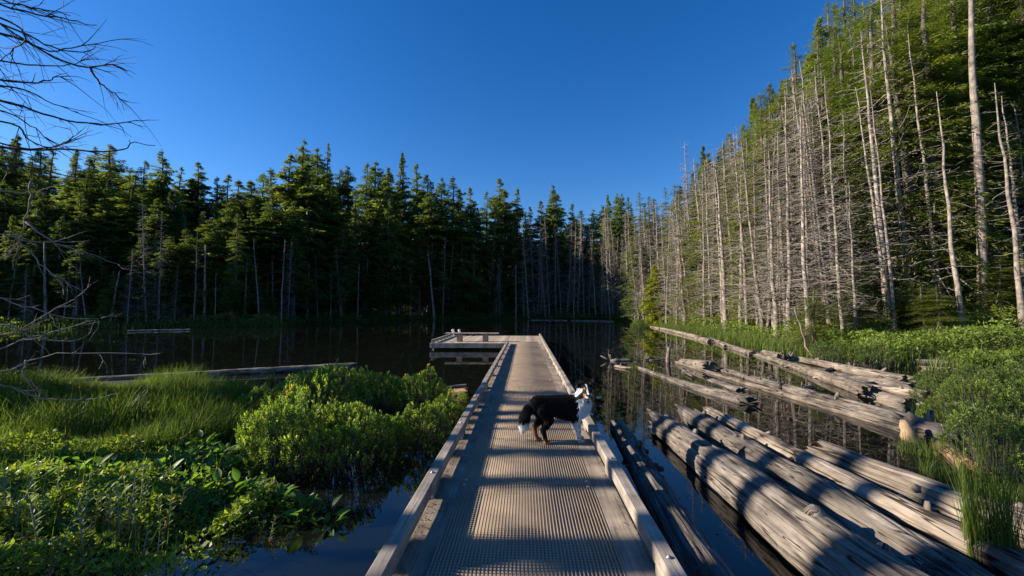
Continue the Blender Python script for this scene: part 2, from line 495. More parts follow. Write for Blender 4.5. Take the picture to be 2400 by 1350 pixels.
def conifer_proto(seed, H=20.0, R=2.6, start=0.12, nb=150, M_=8, K=4, spray=0.42, droop=0.35, shape=0.8, mat='conifer', dead=26, gap=0.0, leader=0.0, sw=(0.28, 0.46)):
    rng = np.random.default_rng(seed)
    tm, (tz, wob) = trunk_mesh('trunk', H, 0.014 * H, seed, M['bark'])
    t = np.sort(rng.uniform(0, 1, nb) ** 1.15)
    z = H * (start + (0.985 - start) * t)
    a = rng.uniform(0, 2 * math.pi, nb)
    # uneven outline: big lobes around the tree and with height
    lob = 1 + 0.35 * noise(np.cos(a) * 1.3 + 7, np.sin(a) * 1.3, z * 0.28, seed)
    L = R * ((1 - t) ** shape * 0.965 + 0.035) * (1 + (lob - 1) * smooth(1.0, 0.6, t)) * rng.uniform(0.55, 1.15, nb)
    L = L * (1 - 0.45 * smooth(0.18, 0.0, t))
    keep = noise(np.cos(a) * 1.7, np.sin(a) * 1.7, z * 0.55, seed + 3) > (-1 + gap)
    z, a, L, t = z[keep], a[keep], L[keep], t[keep]
    n = len(z)
    up = 0.55 * t - 0.12 + rng.normal(0, 0.1, n)
    dr = droop * (0.6 + 0.8 * (1 - t)) * rng.uniform(0.7, 1.3, n)
    cx = np.interp(z, tz, wob[:, 0]); cy = np.interp(z, tz, wob[:, 1])
    s = (np.arange(M_) + 0.6) / M_
    sj = np.clip(s[None] + rng.normal(0, 0.04, (n, M_)), 0.05, 1.02)
    out = np.stack([np.cos(a), np.sin(a), np.zeros(n)], 1)
    side = np.stack([-np.sin(a), np.cos(a), np.zeros(n)], 1)
    def bp(sv):
        r = L[:, None] * sv
        zz = z[:, None] + L[:, None] * (up[:, None] * sv - dr[:, None] * sv ** 2 + 0.15 * dr[:, None] * sv ** 4)
        return np.stack([cx[:, None] + r * out[:, None, 0], cy[:, None] + r * out[:, None, 1], zz], -1)
    B = bp(sj)
    # branchlets either side of each branch, each with a few sprays
    sg = np.array([-1, 1])
    lb = (L[:, None] * 0.42 * (1.05 - sj) + 0.05 + 0.05 * L[:, None]) * rng.uniform(0.7, 1.2, sj.shape)
    kk = (np.arange(K) + 0.3) / K
    P = B[:, :, None, None] + (lb[:, :, None, None] * sg[None, None, :, None] * kk)[..., None] * side[:, None, None, None] * 0.85 \
        + (lb[:, :, None, None] * kk * np.ones((1, 1, 2, 1)))[..., None] * out[:, None, None, None] * 0.5
    P = P + rng.normal(0, 0.05, P.shape) * np.array([1, 1, 1.3])
    P[..., 2] -= (lb[:, :, None, None] * kk ** 2) * (0.25 + droop * 0.5)
    D = sg[None, None, :, None, None] * side[:, None, None, None] * 0.6 + out[:, None, None, None] * 0.75 + rng.normal(0, 0.33, P.shape)
    D[..., 2] -= 0.15 + droop * 0.45
    D = unit(D)
    Sx = unit(np.cross(D, np.array([0, 0, 1.0]) + rng.normal(0, 0.5, P.shape)))
    P, D, Sx = P.reshape(-1, 3), D.reshape(-1, 3), Sx.reshape(-1, 3)
    m = len(P)
    ln = spray * rng.uniform(0.6, 1.35, m) * np.repeat(np.clip(L / (0.42 * R), 0.35, 1.1), M_ * 2 * K)
    col = rng.uniform(0.72, 1.25, (m, 1)) * np.array([1, 1, 1])
    v, f = kites(P, D, Sx, ln, ln * rng.uniform(*sw, m))
    cb = MB().add(v, f, c=np.repeat(col, 4, 0))
    # top tuft
    tp = 40
    zt = H * rng.uniform(0.95, 1.0, tp)
    at = rng.uniform(0, 2 * math.pi, tp)
    Pt = np.stack([np.interp(zt, tz, wob[:, 0]), np.interp(zt, tz, wob[:, 1]), zt], 1)
    if leader:
        Pt[:, 0] += leader * ((zt - 0.955 * H) / (0.045 * H)) ** 2
    Dt = unit(np.stack([np.cos(at), np.sin(at), rng.uniform(-0.2, 0.6, tp)], 1))
    v, f = kites(Pt, Dt, unit(np.cross(Dt, [0, 0, 1.0])), spray * rng.uniform(0.3, 0.7, tp), spray * 0.14)
    cb.add(v, f)
    cm = cb.mesh('crown', M[mat])
    # limbs, seen through the gaps and bare below the crown
    lm = MB()
    for i in range(0, n, 2):
        pts = bp(np.linspace(0, 0.85, 4)[None].repeat(n, 0))[i]
        lm.tube(pts, np.linspace(0.045, 0.01, 4) * (0.5 + 0.25 * L[i]), 3, cap=False)
    for i in range(dead):
        zz = H * rng.uniform(0.04, start + 0.15)
        aa = rng.uniform(0, 2 * math.pi); ll = R * rng.uniform(0.35, 0.95)
        ss = np.linspace(0, 1, 5)
        pts = np.stack([np.cos(aa) * ll * ss, np.sin(aa) * ll * ss, zz - ll * 0.3 * ss + ll * 0.2 * ss ** 3], 1)
        lm.tube(pts, np.linspace(0.03, 0.006, 5), 3, cap=False)
    return dict(H=H, parts=[('trunk', tm), ('crown', cm), ('limbs', lm.mesh('limbs', M['twig']))])

def snag_proto(seed, H=18.0, R=1.7, nb=150, start=0.1, twigs=3, r=0.2, thick=1.0, broken=False):
    rng = np.random.default_rng(seed)
    tm, (tz, wob) = trunk_mesh('trunk', H, r, seed, M['snag'], top=0.10 if broken else 0.015, sides=10)
    bm_ = MB()
    for i in range(nb):
        t = rng.uniform(0, 1)
        z = H * (start + (0.98 - start) * t)
        a = rng.uniform(0, 2 * math.pi)
        L = R * (1 - 0.72 * t) * rng.uniform(0.25, 1.2)
        o = np.array([math.cos(a), math.sin(a), 0]); sd = np.array([-math.sin(a), math.cos(a), 0])
        s = np.linspace(0, 1, 6)
        e0, dr, upt, kink = rng.normal(0.1, 0.18), rng.uniform(0.1, 0.5), rng.uniform(0.0, 0.42), rng.normal(0, 0.16)
        c = np.array([np.interp(z, tz, wob[:, 0]), np.interp(z, tz, wob[:, 1]), z])
        pts = c + (L * s)[:, None] * o + (L * (e0 * s - dr * s ** 2 + upt * s ** 4))[:, None] * np.array([0, 0, 1]) + (L * kink * s ** 2)[:, None] * sd
        pts[1:] += rng.normal(0, 0.018 * L, (5, 3))
        bm_.tube(pts, np.linspace(0.024, 0.008, 6) * thick * (0.6 + 0.4 * L), 3, cap=False)
        for k in range(twigs):
            q = rng.integers(2, 6)
            d = unit(o * rng.uniform(0.2, 0.9) + sd * rng.choice([-1, 1]) * rng.uniform(0.3, 1) + np.array([0, 0, rng.normal(-0.1, 0.35)]))
            l2 = L * rng.uniform(0.15, 0.4)
            p0 = pts[q]
            bm_.tube([p0, p0 + d * l2 * 0.5, p0 + d * l2 + np.array([0, 0, l2 * rng.uniform(-0.1, 0.3)])], [0.013 * thick, 0.010 * thick, 0.006 * thick], 3, cap=False)
    return dict(H=H, parts=[('trunk', tm), ('branches', bm_.mesh('branches', M['twig']))])

def plant_tree(proto, name, label, cat, loc, scale, rot=(0, 0, 0), group=None):
    t = thing(name, label, cat, loc, rot, scale, group)
    for nm, me in proto['parts']:
        c_ = link(nm, me, t)
        if nm != 'trunk':
            c_['kind'] = 'stuff'
    return t

FIR = [conifer_proto(11, R=3.0, nb=190, shape=1.0), conifer_proto(12, R=3.2, droop=0.5, start=0.16, nb=200, shape=0.66, leader=0.4), conifer_proto(13, R=2.5, start=0.06, nb=200, droop=0.3, shape=1.1),
       conifer_proto(14, R=3.8, start=0.26, nb=150, gap=0.45, droop=0.45, shape=0.75, dead=40), conifer_proto(15, R=3.0, start=0.14, nb=190, droop=0.6, gap=0.25, shape=0.6, leader=-0.4),
       conifer_proto(16, R=2.6, start=0.35, nb=140, gap=0.35, shape=0.8, dead=60)]
LUSH = [conifer_proto(21, R=3.4, nb=210, M_=13, K=6, sw=(0.2, 0.36), spray=0.17, droop=0.75, start=0.03, shape=0.62, mat='cedar', dead=8),
        conifer_proto(22, R=3.0, nb=210, M_=13, K=6, sw=(0.2, 0.36), spray=0.17, droop=0.6, start=0.06, shape=0.66, mat='cedar', dead=14),
        conifer_proto(23, R=3.2, nb=190, M_=13, K=6, sw=(0.2, 0.36), spray=0.17, droop=0.85, start=0.08, gap=0.3, shape=0.6, mat='cedar', dead=20, leader=0.6)]
YOUNG = conifer_proto(31, H=7.0, R=1.6, nb=190, M_=8, K=4, spray=0.26, droop=0.35, start=0.04, gap=0.3, mat='young', dead=10)
SNAG = [snag_proto(41, R=2.0, nb=230, r=0.13), snag_proto(42, R=2.3, nb=200, start=0.06, r=0.14), snag_proto(43, R=1.7, nb=240, r=0.11), snag_proto(44, R=2.4, nb=105, start=0.15, r=0.16, thick=1.15)]
THIN = [snag_proto(45, R=1.6, nb=70, start=0.2, r=0.11), snag_proto(46, R=1.9, nb=90, start=0.12, r=0.13)]
BARE = [snag_proto(51, R=0.8, nb=26, twigs=1, r=0.19, start=0.3, broken=True), snag_proto(52, R=1.4, nb=60, twigs=1, r=0.14, start=0.2)]

rs = np.random.default_rng(2024)
SKY = np.array([(-300, 300), (0, 305), (60, 330), (130, 350), (230, 345), (300, 370), (355, 355), (430, 390), (520, 395), (600, 415), (650, 370), (690, 328), (750, 335), (795, 385), (835, 375),
                (880, 355), (930, 356), (990, 392), (1040, 398), (1085, 430), (1160, 425), (1210, 452), (1260, 452), (1300, 430), (1345, 470), (1380, 487), (1405, 460), (1470, 450), (1540, 458),
                (1600, 435), (1625, 400), (1662, 338), (1710, 345), (1775, 235), (1830, 180), (1920, 50), (2000, -20), (2100, -120), (2250, -220), (2500, -320)], float)

def sky_y(px):
    return float(np.interp(px, SKY[:, 0], SKY[:, 1]))

def stand(px, y, top, protos, name, label, group, tilt=0.02, smin=0.35, smax=1.75, lean=None, cat='tree', wide=1.0):
    """a tree on the terrain at bearing px and distance y whose tip reaches picture height top"""
    g = at_y(px, 725, y)
    z = gz(g.x, g.y) - 0.05
    tip = at_y(px, top, y).z
    pr = protos[rs.integers(len(protos))] if isinstance(protos, list) else protos
    s = min(max((tip - z) / pr['H'], smin), smax)
    rot = (rs.normal(0, tilt), rs.normal(0, tilt), rs.uniform(0, 6.28))
    if lean is not None:                       # lean in the X-Z plane
        rot = (0, lean, 0)
        rot = Euler((0, lean, 0)).to_matrix() @ Euler((0, 0, rs.uniform(0, 6.28))).to_matrix()
        rot = rot.to_euler()
    w = s ** 0.6 * wide
    return plant_tree(pr, name, label, cat, (g.x, g.y, z), (w, w, s), rot, group)

def shore_depth(px):
    """distance of the far or right shore along a bearing"""
    d = ray(px, 725)
    ys = np.linspace(14, 130, 500)
    dd = lake_dist(ys * d.x / d.y, ys)
    i = np.where(dd < 0)[0]
    return float(ys[i[-1]]) if len(i) else 12.0

# skyline and middle rows on the left and far shore
px = -60.0
tally = {}
def count(key):
    tally[key] = tally.get(key, 0) + 1
    return nth(tally[key])
while px < 1460:
    sd = shore_depth(px)
    y = sd + rs.uniform(12, 26)
    side = 'left' if px < 640 else 'far'
    stand(px, y, sky_y(px) + rs.uniform(-14, 22) if rs.random() < 0.55 else sky_y(px) + rs.uniform(5, 45), FIR, 'conifer_tree', f'tall dark conifer on the {side} shore skyline, {count(side + "sky")} from its left end', f'skyline conifers of the {side} shore', wide=rs.uniform(1.15, 1.8))
    px += rs.uniform(20, 36)
px = -80.0
while px < 1480:
    sd = shore_depth(px)
    side = 'left' if px < 640 else 'far'
    y = sd + rs.uniform(5, 12) + (7 if px > 1215 else 0)
    stand(px, y, sky_y(px) + rs.uniform(35, 130), FIR + FIR[:2] + [LUSH[1]], 'conifer_tree', f'dense conifer in the middle row of the shaded {side} shore, {count(side + "mid")} from its left end', f'middle conifers of the {side} shore', wide=rs.uniform(1.3, 2.0))
    px += rs.uniform(26, 42)
px = -60.0
while px < 1215:
    sd = shore_depth(px)
    side = 'left' if px < 640 else 'far'
    y = sd + rs.uniform(2, 4.5)
    stand(px, y, rs.uniform(500, 660), FIR, 'conifer_tree', f'low dark conifer at the water edge of the {side} shore, {count(side + "low")} from the left', f'waterside conifers of the {side} shore', smin=0.2, wide=rs.uniform(1.0, 1.5))
    px += rs.uniform(34, 62)
for px_, top, lab in [(548, 500, 'bright green sunlit young fir standing out from the left shore stand'), (690, 322, 'tallest ragged conifer on the skyline left of centre'),
                      (752, 332, 'thin spire conifer just right of the tallest skyline tree'), (930, 356, 'broad pointed conifer on the skyline above the bench'),
                      (905, 470, 'wide layered fir with open branches standing above the platform'), (1300, 428, 'pale pointed conifer at the right end of the far skyline')]:
    pr = LUSH[1] if px_ == 548 else (FIR[3] if px_ == 905 else FIR[rs.integers(3)])
    stand(px_, shore_depth(px_) + (3 if px_ in (548, 905) else 14), top, pr, 'conifer_tree', lab, None)
# dead trees on the left and far shore
for px_, top, pr, lab in [(345, 470, SNAG[0], 'grey dead conifer with full bare branches on the left shore'), (372, 500, SNAG[1], 'grey dead conifer beside a taller dead one on the left shore'),
                          (455, 540, BARE[1], 'pale bare snag trunk with short stubs on the left shore'), (660, 560, BARE[1], 'thin grey snag on the left shore right of the sunlit fir'),
                          (838, 620, BARE[0], 'slender leaning white snag at the far water edge'), (962, 640, BARE[0], 'short white stub of a trunk at the far water edge')]:
    stand(px_, shore_depth(px_) + 1.6, top, pr, 'dead_tree', lab, None, tilt=0.03, smin=0.15, wide=0.8)
px = 985.0
while px < 1470:
    y = shore_depth(px) + rs.uniform(0.6, 5 if px > 1230 else 8)
    stand(px, y, rs.uniform(530, 640) - (60 if px > 1230 else 0), SNAG + BARE if px < 1230 else SNAG, 'dead_tree', f'grey dead tree at the water edge of the far shore, {count("fardead")} from the left', 'dead trees of the far shore', tilt=0.05, smin=0.2)
    px += rs.uniform(7, 17) if px > 1230 else rs.uniform(8, 22)
for px_ in (20, 60, 110, 150, 180, 205, 260, 300, 410, 480, 505, 575, 610, 640, 675, 720, 745, 775, 800, 860, 905, 935):
    stand(px_, shore_depth(px_) + rs.uniform(1, 3), rs.uniform(560, 640), BARE + [SNAG[2]], 'dead_tree', f'thin dead trunk in the shade of the left shore, {count("leftdead")} from the left', 'dead trunks of the left shore', smin=0.2, tilt=0.04, wide=0.8)

# right bank: living trees up the slope
rows = [(7, 12, 20, 1480), (14, 21, 24, 1480), (25, 36, 28, 1450), (40, 55, 32, 1420)]
for k, (a0, a1, step, p0) in enumerate(rows):
    px = float(p0)
    while px < 2560:
        sd = shore_depth(min(px, 2190))
        y = sd + rs.uniform(a0, a1) * (1 - 0.15 * float(smooth(1850, 1950, px))) + 2.5 * float(smooth(1800, 1950, px))
        top = sky_y(px) + (rs.uniform(-15, 25) if k >= 2 else rs.uniform(40, 190))
        nm = ('at the foot of', 'low on', 'halfway up', 'high on')[k]
        stand(px, y, top, (LUSH if (px > 1700 and k < 3) else LUSH[:2] + FIR[:3]), 'conifer_tree', f'green conifer {nm} the sunlit right hillside, {count(nm)} from the left', f'conifers {nm} the right hillside', smax=1.6, wide=rs.uniform(1.0, 1.5))
        px += rs.uniform(0.7, 1.3) * step * (1 + 0.8 * smooth(1700, 2300, px))
for px_, y, top, lab in [(1775, 50, 232, 'narrow spire conifer on the right skyline'), (1662, 62, 336, 'pointed dark conifer standing clear of the right skyline'), (1628, 68, 398, 'small thin spire left of the pointed right skyline conifer'),
                         (1915, 42, 45, 'hemlock with a drooping leader on the upper right skyline')]:
    stand(px_, y, top, FIR[4] if px_ == 1915 else FIR[2], 'conifer_tree', lab, None)
g = at_y(1534, 725, 46.5)
plant_tree(YOUNG, 'conifer_tree', 'small yellow green young conifer at the tip of the right bank', 'tree', (g.x, g.y, 0.1), (1.25, 1.25, 1.0))
for px_ in (1905, 1960, 2010, 2105, 2165, 2205, 2290, 2345, 2400):      # young cedars between the snag trunks
    stand(px_, rs.uniform(17, 21), rs.uniform(570, 690), LUSH, 'conifer_tree', f'bushy young cedar at the foot of the right snags, {count("bushy")} from the left', 'young cedars at the foot of the right snags', smin=0.12, wide=1.6)
# snags: the dead belt along the right shore
px = 1420.0
while px < 1960:
    y = shore_depth(px) + rs.uniform(2.5, 15)
    top = np.interp(px, [1420, 1560, 1700, 1830, 1960], [500, 460, 330, 240, 120]) + abs(rs.normal(0, 80))
    stand(px, y, top, SNAG, 'dead_tree', f'grey dead conifer in the snag belt of the right shore, {count("belt")} from its left end', 'snag belt of the right shore', smin=0.3, smax=1.3, lean=rs.normal(-0.03, 0.045), wide=rs.uniform(0.5, 1.35))
    px += rs.uniform(2.8, 6.8)
for px_ in np.sort(rs.uniform(1930, 2480, 26)):
    stand(px_, rs.uniform(18, 30), rs.uniform(20, 480), THIN + [SNAG[2]], 'dead_tree', f'grey dead conifer among the green trees at right, {count("among")} from the left', 'snags among the green trees at right', smin=0.3, smax=1.2, lean=rs.normal(-0.04, 0.03), wide=rs.uniform(0.6, 1.0))
for bx, y, tx, top, pr, lab in [(2308, 19.0, 2266, -90, BARE[0], 'thickest bare white snag trunk near the right edge'), (2256, 17.5, 2188, 215, BARE[1], 'pale snag leaning left beside the thickest white trunk'),
                                (2140, 20.5, 2062, -30, SNAG[3], 'tall branchy grey snag left of the two pale trunks'), (2122, 22.5, 2085, 40, THIN[1], 'slimmer grey snag close behind the tall branchy one'),
                                (2085, 20.0, 2022, 70, SNAG[3], 'grey snag with dark bark streaks, leaning left'), (1942, 25.0, 1913, 150, SNAG[0], 'straight grey snag rising against the upper right skyline'),
                                (2396, 17.0, 2338, 190, BARE[1], 'yellowish snag trunk at the right edge of view'), (1892, 27.0, 1878, 260, SNAG[2], 'thin straight snag in front of the right hillside'),
                                (1832, 29.0, 1812, 270, SNAG[0], 'grey snag rising from the middle of the dead belt'), (1622, 44.0, 1610, 330, SNAG[2], 'pale thin snag at the left end of the dead belt')]:
    b0 = at_y(bx, 725, y); t0 = at_y(tx, top, y)
    z = gz(b0.x, b0.y)
    lean = math.atan2(t0.x - b0.x, t0.z - z)
    stand(bx, y, top, pr, 'dead_tree', lab, None, lean=lean, smax=1.5, wide=0.72 if bx == 2308 else 0.95)

# ------------------------------------------------------------------ boardwalk, platform, bench, ladder
DECK = 0.32
rd = random.Random(5)

def beam(name, x0, x1, y0, y1, z0, z1, mat, parent, bev=0.006, jit=0.0):
    """a bevelled timber with slightly uneven faces, origin at its centre"""
    bm = bmesh.new()
    bmesh.ops.create_cube(bm, size=1.0)
    cx, cy, cz = (x0 + x1) / 2, (y0 + y1) / 2, (z0 + z1) / 2
    bmesh.ops.scale(bm, vec=(x1 - x0, y1 - y0, z1 - z0), verts=bm.verts)
    if jit:
        long = 0 if (x1 - x0) > (y1 - y0) else 1
        e = [e for e in bm.edges if abs((e.verts[0].co - e.verts[1].co)[long]) > 0.5 * max(x1 - x0, y1 - y0)]
        bmesh.ops.subdivide_edges(bm, edges=e, cuts=max(2, int(max(x1 - x0, y1 - y0) / 0.5)), use_grid_fill=True)
        for v in bm.verts:
            k = v.co[long]
            v.co.z += jit * float(noise(k * 1.3 + cy, cx * 9, 0, 3))
            v.co[1 - long] += jit * float(noise(k * 1.1 + cy, cx * 9 + 50, 0, 4))
    bmesh.ops.bevel(bm, geom=[e for e in bm.edges if e.is_manifold and e.calc_face_angle(0) > 0.9], offset=bev, segments=1, affect='EDGES')
    me = bpy.data.meshes.new(name)
    bm.to_mesh(me)
    bm.free()
    me.materials.append(M[mat])
    o = link(name, me, parent)
    o.location = (cx, cy, cz)
    return o

walk = thing('boardwalk', 'straight grey boardwalk with brown grating running out over the lake', 'boardwalk')
MATW, PITCHG, PAN = 0.595, 0.0238, 2.736
nx = int(2 * MATW / PITCHG); ny = int(PAN / 0.029)
gm = MB()
for i in range(nx + 1):
    x = -MATW + i * 2 * MATW / nx
    gm.box(x - 0.0058, x + 0.0058, 0.0, PAN - 0.008, -0.025, 0.0, False)
for j in range(ny + 1):
    y = 0.002 + j * (PAN - 0.012) / ny
    gm.box(-MATW, MATW, y - 0.0058, y + 0.0058, -0.025, -0.0008, False)
gmesh = gm.mesh('grating_panel', M['grating'])
y = 3.82 - 2 * PAN
pan_y = []
while y < 18.9:
    o = link('grating_panel', gmesh, walk)
    o.location = (0, y, DECK + 0.004)
    o['kind'] = 'stuff'
    pan_y.append(y)
    y += PAN
# bolts with washers at the panel corners
bb = MB()
bb.tube([(0, 0, 0), (0, 0, 0.003)], [0.016, 0.016], 12).tube([(0, 0, 0.003), (0, 0, 0.009)], [0.008, 0.007], 6)
bmesh_ = bb.mesh('bolt', M['steel'])
for y in pan_y[1:]:
    for sx in (-1, 1):
        for dy in (-0.06, 0.05):
            o = link('bolt', bmesh_, walk)
            o.location = (sx * (MATW - 0.035), y + dy, DECK + 0.0045)
# side planks beside the grating
for sx in (-1, 1):
    for y0, y1 in ((-1.6, 1.9), (1.9, 6.7), (6.7, 11.6), (11.6, 16.4), (16.4, 19.08 if sx < 0 else 19.08)):
        x0, x1 = sorted((sx * 0.602, sx * 0.80))
        beam('side_plank', x0, x1, y0 + 0.003, y1 - 0.003, DECK - 0.045, DECK + rd.uniform(0.0, 0.003), 'plank', walk, 0.004, 0.002)
# kerb rails on spacer blocks
for sx, joints in ((-1, (-1.6, 1.75, 6.62, 11.6, 16.5, 18.75)), (1, (-1.6, 0.2, 4.77, 9.75, 14.8, 19.6, 23.9))):
    for y0, y1 in zip(joints, joints[1:]):
        ox, oz = rd.uniform(-0.003, 0.003), rd.uniform(-0.003, 0.004)
        x0, x1 = sorted((sx * 0.772, sx * 0.868))
        rail = beam('kerb_rail', x0 + ox, x1 + ox, y0 + 0.004, y1 - 0.004, DECK + 0.068 + oz, DECK + 0.172 + oz, 'rail', walk, 0.008, 0.004)
    y = -1.2 + (0.4 if sx > 0 else 0.0)
    while y < joints[-1]:
        x0, x1 = sorted((sx * 0.778, sx * 0.858))
        beam('spacer_block', x0, x1, y, y + 0.24, DECK + 0.0045, DECK + 0.062, 'rail', walk, 0.004)
        # recessed bolt on top of the rail, over the block
        o = link('rail_bolt', bmesh_, walk)
        o.location = (sx * 0.82, y + 0.12, DECK + 0.1765)
        y += 1.56
# carrying frame below the deck
for x0, x1 in ((-0.86, -0.80), (0.80, 0.86), (-0.598, -0.55), (0.55, 0.598)):
    beam('stringer', x0, x1, -1.6, 19.05, 0.10, DECK - (0.03 if abs(x0) < 0.7 else 0.006) - (0.02 if abs(x0) < 0.7 else 0), 'plank' if abs(x0) > 0.7 else 'joist', walk, 0.004)
y = -1.0
while y < 19:
    beam('joist', -0.80, 0.80, y, y + 0.06, 0.06, 0.24, 'joist', walk, 0.003)
    y += 1.22
# needles and twig litter caught under the left kerb
rl = np.random.default_rng(77)
for sx, cnt in ((-1, 900), (1, 300)):
    P = np.stack([sx * rl.uniform(0.74, 0.84, cnt), rl.uniform(1.2, 9, cnt), np.full(cnt, DECK + 0.006) + rl.uniform(0, 0.008, cnt)], 1)
    D = unit(np.stack([rl.normal(0, 1, cnt), rl.normal(0, 1, cnt), rl.normal(0, 0.12, cnt)], 1))
    v, f = kites(P, D, unit(np.cross(D, [0, 0, 1.0])), rl.uniform(0.015, 0.05, cnt), rl.uniform(0.004, 0.014, cnt))
    o = MB().add(v, f).build('leaf_litter', M['litter'])
    tag(o, 'brown needle litter caught under the %s kerb of the boardwalk' % ('left' if sx < 0 else 'right'), 'litter', kind='stuff')
tw = MB().tube([(0, 0, 0.004), (0.05, 0.004, 0.008), (0.11, -0.002, 0.004)], [0.003, 0.003, 0.002], 5).build('twig', M['twig'])
p_ = at_z(1240, 1029, DECK)
tw.location = (p_.x, p_.y, DECK + 0.005)
tag(tw, 'short pale twig lying on the grating beside the dog', 'twig')

# --- platform at the end of the walk
plat = thing('dock_platform', 'wide wooden swimming platform at the end of the boardwalk', 'platform', (0, 19.1, 0))
PX0, PX1, PY0, PY1 = -4.46, 0.88, 19.12, 24.6
nb_ = 38
bw = (PY1 - PY0 - 0.12) / nb_
for i in range(nb_):
    y0 = PY0 + 0.11 + i * bw
    o = beam('deck_board', PX0 + 0.02, PX1 - 0.005, y0 + 0.003, y0 + bw - 0.003, DECK - 0.04, DECK + rd.uniform(-0.002, 0.003), 'board', plat, 0.004)
    o.location.y -= 19.1
def pbeam(name, *a):
    o = beam(name, *a)
    o.location.y -= 19.1
    return o
pbeam('fascia_beam', PX0, -0.88, PY0, PY0 + 0.1, 0.10, DECK + 0.012, 'rail', plat, 0.006, 0.003)
pbeam('fascia_beam', PX0 - 0.06, PX0, PY0 + 0.003, PY1, 0.105, DECK + 0.008, 'rail', plat, 0.006)
pbeam('fascia_beam', PX1, PX1 + 0.06, PY0 + 0.003, PY1, 0.105, DECK - 0.006, 'rail', plat, 0.006)
pbeam('fascia_beam', PX0, PX1, PY1, PY1 + 0.06, 0.105, DECK + 0.008, 'rail', plat, 0.006)
pbeam('kerb_rail', PX0, PX0 + 0.09, PY0 + 0.06, PY1 - 0.1, DECK + 0.07, DECK + 0.165, 'rail', plat, 0.006, 0.003)
y = PY0 + 0.08
while y < PY1 - 0.3:
    pbeam('spacer_block', PX0 + 0.006, PX0 + 0.084, y, y + 0.24, DECK + 0.004, DECK + 0.067, 'rail', plat, 0.004)
    y += 0.86
for x in (-4.2, -2.2, -0.3):
    for y in (PY0 + 0.35, PY0 + 2.6, PY1 - 0.9):
        pbeam('float_drum', x, x + 0.9 if x < -1 else x + 0.8, y, y + 0.55, -0.2, 0.24, 'joist', plat, 0.08)
pbeam('pile', PX0 + 0.05, PX0 + 0.10, PY0 + 0.12, PY0 + 0.17, -0.5, 0.2, 'steel', plat, 0.004)

bench = thing('bench', 'plain backless plank bench standing on the platform', 'bench', (-2.65, 20.15, DECK))
def bbeam(name, *a):
    o = beam(name, *a)
    return o
bbeam('seat_plank', -1.33, 1.33, -0.20, -0.004, 0.385, 0.435, 'rail', bench, 0.008, 0.002)
bbeam('seat_plank', -1.33, 1.33, 0.004, 0.20, 0.386, 0.436, 'rail', bench, 0.008, 0.002)
for x in (-0.76, 0.53):
    bbeam('leg', x, x + 0.26, -0.15, 0.15, 0.004, 0.384, 'plank', bench, 0.006)

lad = thing('swim_ladder', 'white swim ladder with two rail hoops at the platform far edge', 'ladder', (-4.2, 24.5, DECK))
for x in (-0.19, 0.19):
    th = np.linspace(0, math.pi, 9)
    pts = [(x, -0.2, 0.0), (x, -0.2, 0.25)] + [(x, 0.05 - 0.25 * math.cos(a), 0.25 + 0.13 * math.sin(a)) for a in th[1:-1]] + [(x, 0.3, 0.25), (x, 0.3, -0.9)]
    MB().tube(pts, 0.032, 8).build('rail', M['white'], lad, True)
    MB().tube([(x, -0.2, 0.28), (x, -0.2, 0.31), (x, -0.2, 0.36), (x, -0.2, 0.39)], [0.03, 0.06, 0.06, 0.03], 8).build('rail_grip', M['white'], lad, True)
for k in range(3):
    MB().tube([(-0.19, 0.3, -0.25 - 0.28 * k), (0.19, 0.3, -0.25 - 0.28 * k)], 0.02, 8).build('rung', M['white'], lad, True)

